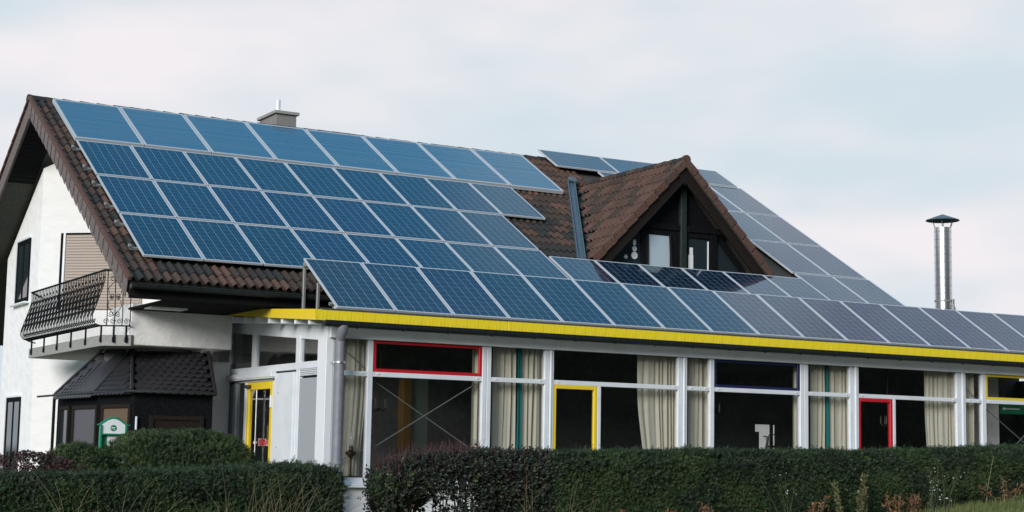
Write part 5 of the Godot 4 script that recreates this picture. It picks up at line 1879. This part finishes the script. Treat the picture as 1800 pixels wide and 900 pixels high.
func build_weeds(broad: Mesh) -> void:
	var straw := flat("straw", Color(0.28, 0.24, 0.13), 0.8)
	var stemg := flat("stem_green", Color(0.055, 0.075, 0.030), 0.7)
	var rust := [Color(0.10, 0.045, 0.020), Color(0.17, 0.075, 0.030), Color(0.24, 0.11, 0.045), Color(0.07, 0.045, 0.022)]
	var olive := [Color(0.07, 0.085, 0.03), Color(0.11, 0.12, 0.045), Color(0.13, 0.11, 0.05)]
	var pix := func(u): # a foot on the verge in front of the hedges at share u of its length
		return u
	# dry grass tufts before the left hedge and at the gap
	var tufts := [[-5.35, "dry grass tuft with a bent blade at the hedge below the red shrub"], [-4.6, "dry grass stalks before the hedge below the rounded bush"], [-3.6, "dry grass stalks leaning on the hedge below the clipped bush"], [-3.0, "thick pale grass tuft before the hedge below the entrance door"], [-2.62, "tall pale grass stalks before the hedge below the white panel"], [0.6, "dry grass stalks before the mixed hedge"], [1.2, "dry grass tuft at the join of mixed and yew hedge"]]
	for q in tufts:
		var x: float = q[0]
		var gy := ground_y(x, 6.5)
		var T := thing("dry_grass_tuft", Vector3(x, gy, 6.5), q[1], "grass", "dry grass tufts along the hedges")
		var mb := MB.new()
		var n := 26 if x < -2.5 and x > -3.3 else 11
		for i in n:
			var b := Vector3(x + rng.randfn(0, 0.16), gy - 0.02, 6.42 + rng.randf() * 0.2)
			var l := rng.randf_range(0.4, 0.95)
			var lean := Vector3(rng.randfn(0.03, 0.16), 0, rng.randfn(0.02, 0.05))
			var ps := []
			var rs := []
			var droop := rng.randf_range(0.02, 0.16)
			for k in 7:
				var t := k / 6.0
				ps.append(b + Vector3(0, l * (t - droop * t * t * t), 0) + lean * (t * t * 1.5))
				rs.append(0.0032 * (1.0 - 0.7 * t))
			mb.tube(ps, rs, 3, false)
		put(T, "stalks", mb.mesh(), straw).set_meta("kind", "stuff")
	# rusty dock plants and others before the yew hedge
	var plants := [[1.9, 0.42, 0, 120, "rusty orange leaved weed below the pane right of the yellow glazed door"], [2.6, 0.40, 0, 120, "rusty orange leaved weed below the curtain right of the yellow glazed door"], [3.2, 0.46, 0, 150, "rusty orange leaved weed below the narrow window left of blue framed pane"], [3.9, 0.40, 0, 130, "rusty orange leaved weed below the pale stepped panel"], [5.05, 0.52, 0, 130, "rusty orange leaved weed below the curtains left of the red glazed door"], [5.55, 0.75, 1, 90, "upright olive weed with paired leaves below the left edge of the red glazed door"], [5.75, 0.72, 1, 80, "upright olive weed with paired leaves below the middle of the red glazed door"], [5.95, 0.78, 1, 90, "upright olive weed with paired leaves below the right half of the red glazed door"], [6.5, 0.50, 0, 160, "rusty orange leaved weed below the right edge of the red glazed door"], [6.85, 0.44, 0, 120, "rusty orange leaved weed below the pane right of the red glazed door"], [4.55, 0.85, 2, 60, "spindly weed with tiny white flowers below the right edge of the blue framed window"], [7.1, 0.85, 2, 110, "spindly weed with tiny white flowers below the pane edge beyond the red door"], [7.45, 0.80, 2, 90, "spindly weed with tiny white flowers below the curtain beyond the red glazed door"], [8.15, 0.85, 3, 8, "single tall leaning straw stalk below the white pillar"], [8.6, 0.50, 0, 110, "rusty orange leaved weed below the yellow framed upper window"]]
	var names := [["dock_plant", "rusty orange leaved weed at the foot of the yew hedge", "plant"], ["willowherb", "upright olive weed with paired leaves before the yew hedge", "plant"], ["wild_aster", "spindly weed with tiny white flowers before the yew hedge", "plant"], ["tall_stalk", "single tall leaning straw stalk before the yew hedge", "plant"]]
	for q in plants:
		var kind: int = q[2]
		var x: float = q[0]
		var z := 6.55
		var gy := ground_y(x, z)
		var T := thing(names[kind][0], Vector3(x, gy, z), q[4], "plant", ["rusty weeds along the yew hedge", "olive weeds along the yew hedge", "white flowered weeds along the yew hedge", ""][kind])
		var mb := MB.new()
		var xfs := []
		var cols := []
		var fl := []
		var stems: int = [4, 1, 7, 1][kind]
		for s in stems:
			var l: float = q[1] * rng.randf_range(0.8, 1.05)
			var lean: Vector3 = Vector3(rng.randfn(0, [0.12, 0.03, 0.36, 0.22][kind]), 0, rng.randfn(0, 0.05))
			var b := Vector3(x + rng.randfn(0, 0.06 if kind != 1 else 0.02), gy - 0.02, z + rng.randfn(0, 0.04))
			var tip := b + Vector3(0, l, 0) + lean
			mb.tube([b, b + Vector3(0, l * 0.5, 0) + lean * 0.35, tip], [0.005, 0.004, 0.002], 4, false)
			var nl: int = q[3] / stems
			for i in nl:
				var t := pow(rng.randf(), 0.8)
				if kind == 1:
					t = 0.25 + 0.75 * i / nl
				var p := b.lerp(tip, t) + Vector3(rng.randfn(0, 0.035), 0, rng.randfn(0, 0.03)) * (0.2 if kind == 1 else 1.0)
				var dd := Vector3(rng.randfn(0, 1), 0.6 if kind != 1 else 0.9, rng.randfn(0, 1))
				if kind == 1:
					dd = Vector3(1.2 if i % 2 == 0 else -1.2, 0.8, rng.randfn(0, 0.2))
				if kind == 2 and t > 0.35 and rng.randf() < 0.22:
					fl.append(Transform3D(facing(Vector3(rng.randfn(0, 0.4), 0.6, 1), 0, rng.randf_range(0.7, 1.3)), p + Vector3(rng.randfn(0, 0.05), 0.02, 0.02)))
					continue
				xfs.append(Transform3D(facing(dd, rng.randf() * TAU, rng.randf_range(0.5, 0.9) if kind != 2 else 0.35), p))
				var pal: Array = rust if kind == 0 else olive
				var cc: Color = pal[rng.randi() % pal.size()]
				cols.append(cc)
		put(T, "stem", mb.mesh(), straw if kind != 2 else stemg)
		var one := sprig_mesh(2, 0.02, 0.075, 0.032)
		scatter(T, "leaves", one, leaf_mat("leaf"), xfs, cols)
		if fl.size() > 0:
			var fm := MB.new()
			for i in 7:
				var a := TAU * i / 7.0
				fm.tri(Vector3.ZERO, Vector3(cos(a - 0.3), 0.2, sin(a - 0.3)) * 0.010, Vector3(cos(a + 0.3), 0.2, sin(a + 0.3)) * 0.010)
			var fc := []
			for i in fl.size():
				fc.append(Color(0.75, 0.75, 0.72))
			scatter(T, "flowers", fm.mesh(), leaf_mat("leaf"), fl, fc)
	# grass on the verge
	var gm := MB.new()
	for i in 5:
		var a := i * 1.3
		var b := Vector3(cos(a), 0, sin(a)) * 0.012
		var tp := b + Vector3(cos(a) * 0.05, 0.17 + 0.03 * sin(i * 2.0), sin(a) * 0.05)
		var s := Vector3(-sin(a), 0, cos(a)) * 0.004
		var md := b.lerp(tp, 0.55) + Vector3(0, 0.02, 0)
		gm.quad(b - s, b + s, md + s * 0.8, md - s * 0.8)
		gm.tri(md - s * 0.8, md + s * 0.8, tp)
	var xfs := []
	var cols := []
	var nz := noise(77, 0.5, 3)
	for i in 42000:
		var x := rng.randf_range(-8.0, 13.0)
		var z := rng.randf_range(6.2, 10.5)
		var t := rng.randf_range(0.6, 1.3)
		xfs.append(Transform3D(Basis(Vector3.UP, rng.randf() * TAU).scaled(Vector3(1, t, 1)), Vector3(x, ground_y(x, z) - 0.01, z)))
		var g := clampf(0.5 + nz.get_noise_2d(x, z) + rng.randfn(0, 0.2), 0.0, 1.0)
		cols.append(Color(0.045, 0.085, 0.022).lerp(Color(0.13, 0.15, 0.045), g))
	var gr := scatter(self, "grass", gm.mesh(), leaf_mat("leaf"), xfs, cols)
	meta(gr, "green grass growing on the verge before the hedges", "grass", "", "stuff")

# trees across the road, behind the viewer: the dark windows mirror them
func build_far_trees() -> void:
	var mesh := sprig_mesh(6, 0.5, 0.55, 0.34)
	var pal := [Color(0.018, 0.034, 0.012), Color(0.028, 0.050, 0.016), Color(0.042, 0.066, 0.022), Color(0.060, 0.078, 0.028)]
	var proto: Node3D = null
	for i in 13:
		var x := -4.0 + i * 6.0 + rng.randf_range(-1.5, 1.5)
		var z := 47.0 + rng.randf_range(-3.0, 3.0)
		var o: Node3D
		if proto == null:
			o = thing("broadleaf_tree", Vector3.ZERO, "dark leafy tree in the row across the road facing the annex", "tree", "trees across the road")
			var mb := MB.new()
			mb.tube([Vector3(0, -1.2, 0), Vector3(0.1, 2.0, 0), Vector3(0, 5.0, 0.1), Vector3(0.2, 9.0, 0)], [0.38, 0.30, 0.22, 0.08], 9)
			for k in 7:
				var a := k * 2.1
				mb.tube([Vector3(0.05, 3.0 + k * 0.7, 0), Vector3(cos(a) * 1.4, 4.6 + k * 0.8, sin(a) * 1.4), Vector3(cos(a) * 2.6, 5.6 + k * 0.8, sin(a) * 2.6)], [0.12, 0.08, 0.03], 6)
			put(o, "trunk", mb.mesh(), mats["bark"], Transform3D(), true)
			var xfs := []
			var cols := []
			for k in 6500:
				var cl := rng.randi() % 11
				var a := cl * 2.4
				var cc := Vector3(cos(a) * 2.1, 1.7 + cl * 0.92, sin(a) * 2.1)
				var d := Vector3(rng.randfn(0, 1), rng.randfn(0, 1), rng.randfn(0, 1)).normalized()
				var p := cc + d * 2.2 * pow(rng.randf(), 0.45)
				if p.y < 0.2:
					continue
				xfs.append(Transform3D(facing(d + Vector3(0, 0.4, 0), rng.randf() * TAU, rng.randf_range(0.6, 1.2)), p))
				cols.append(pal[rng.randi() % 4])
			scatter(o, "crown", mesh, leaf_mat("leaf"), xfs, cols)
			proto = o
		else:
			o = copy(proto, "broadleaf_tree")
		meta(o, NTH[i] + " leafy tree in the row across the road, counted from the gable side", "tree", "trees across the road")
		o.transform = Transform3D(Basis(Vector3.UP, rng.randf() * TAU).scaled(Vector3.ONE * rng.randf_range(1.25, 1.6)), Vector3(x, -0.9, z))
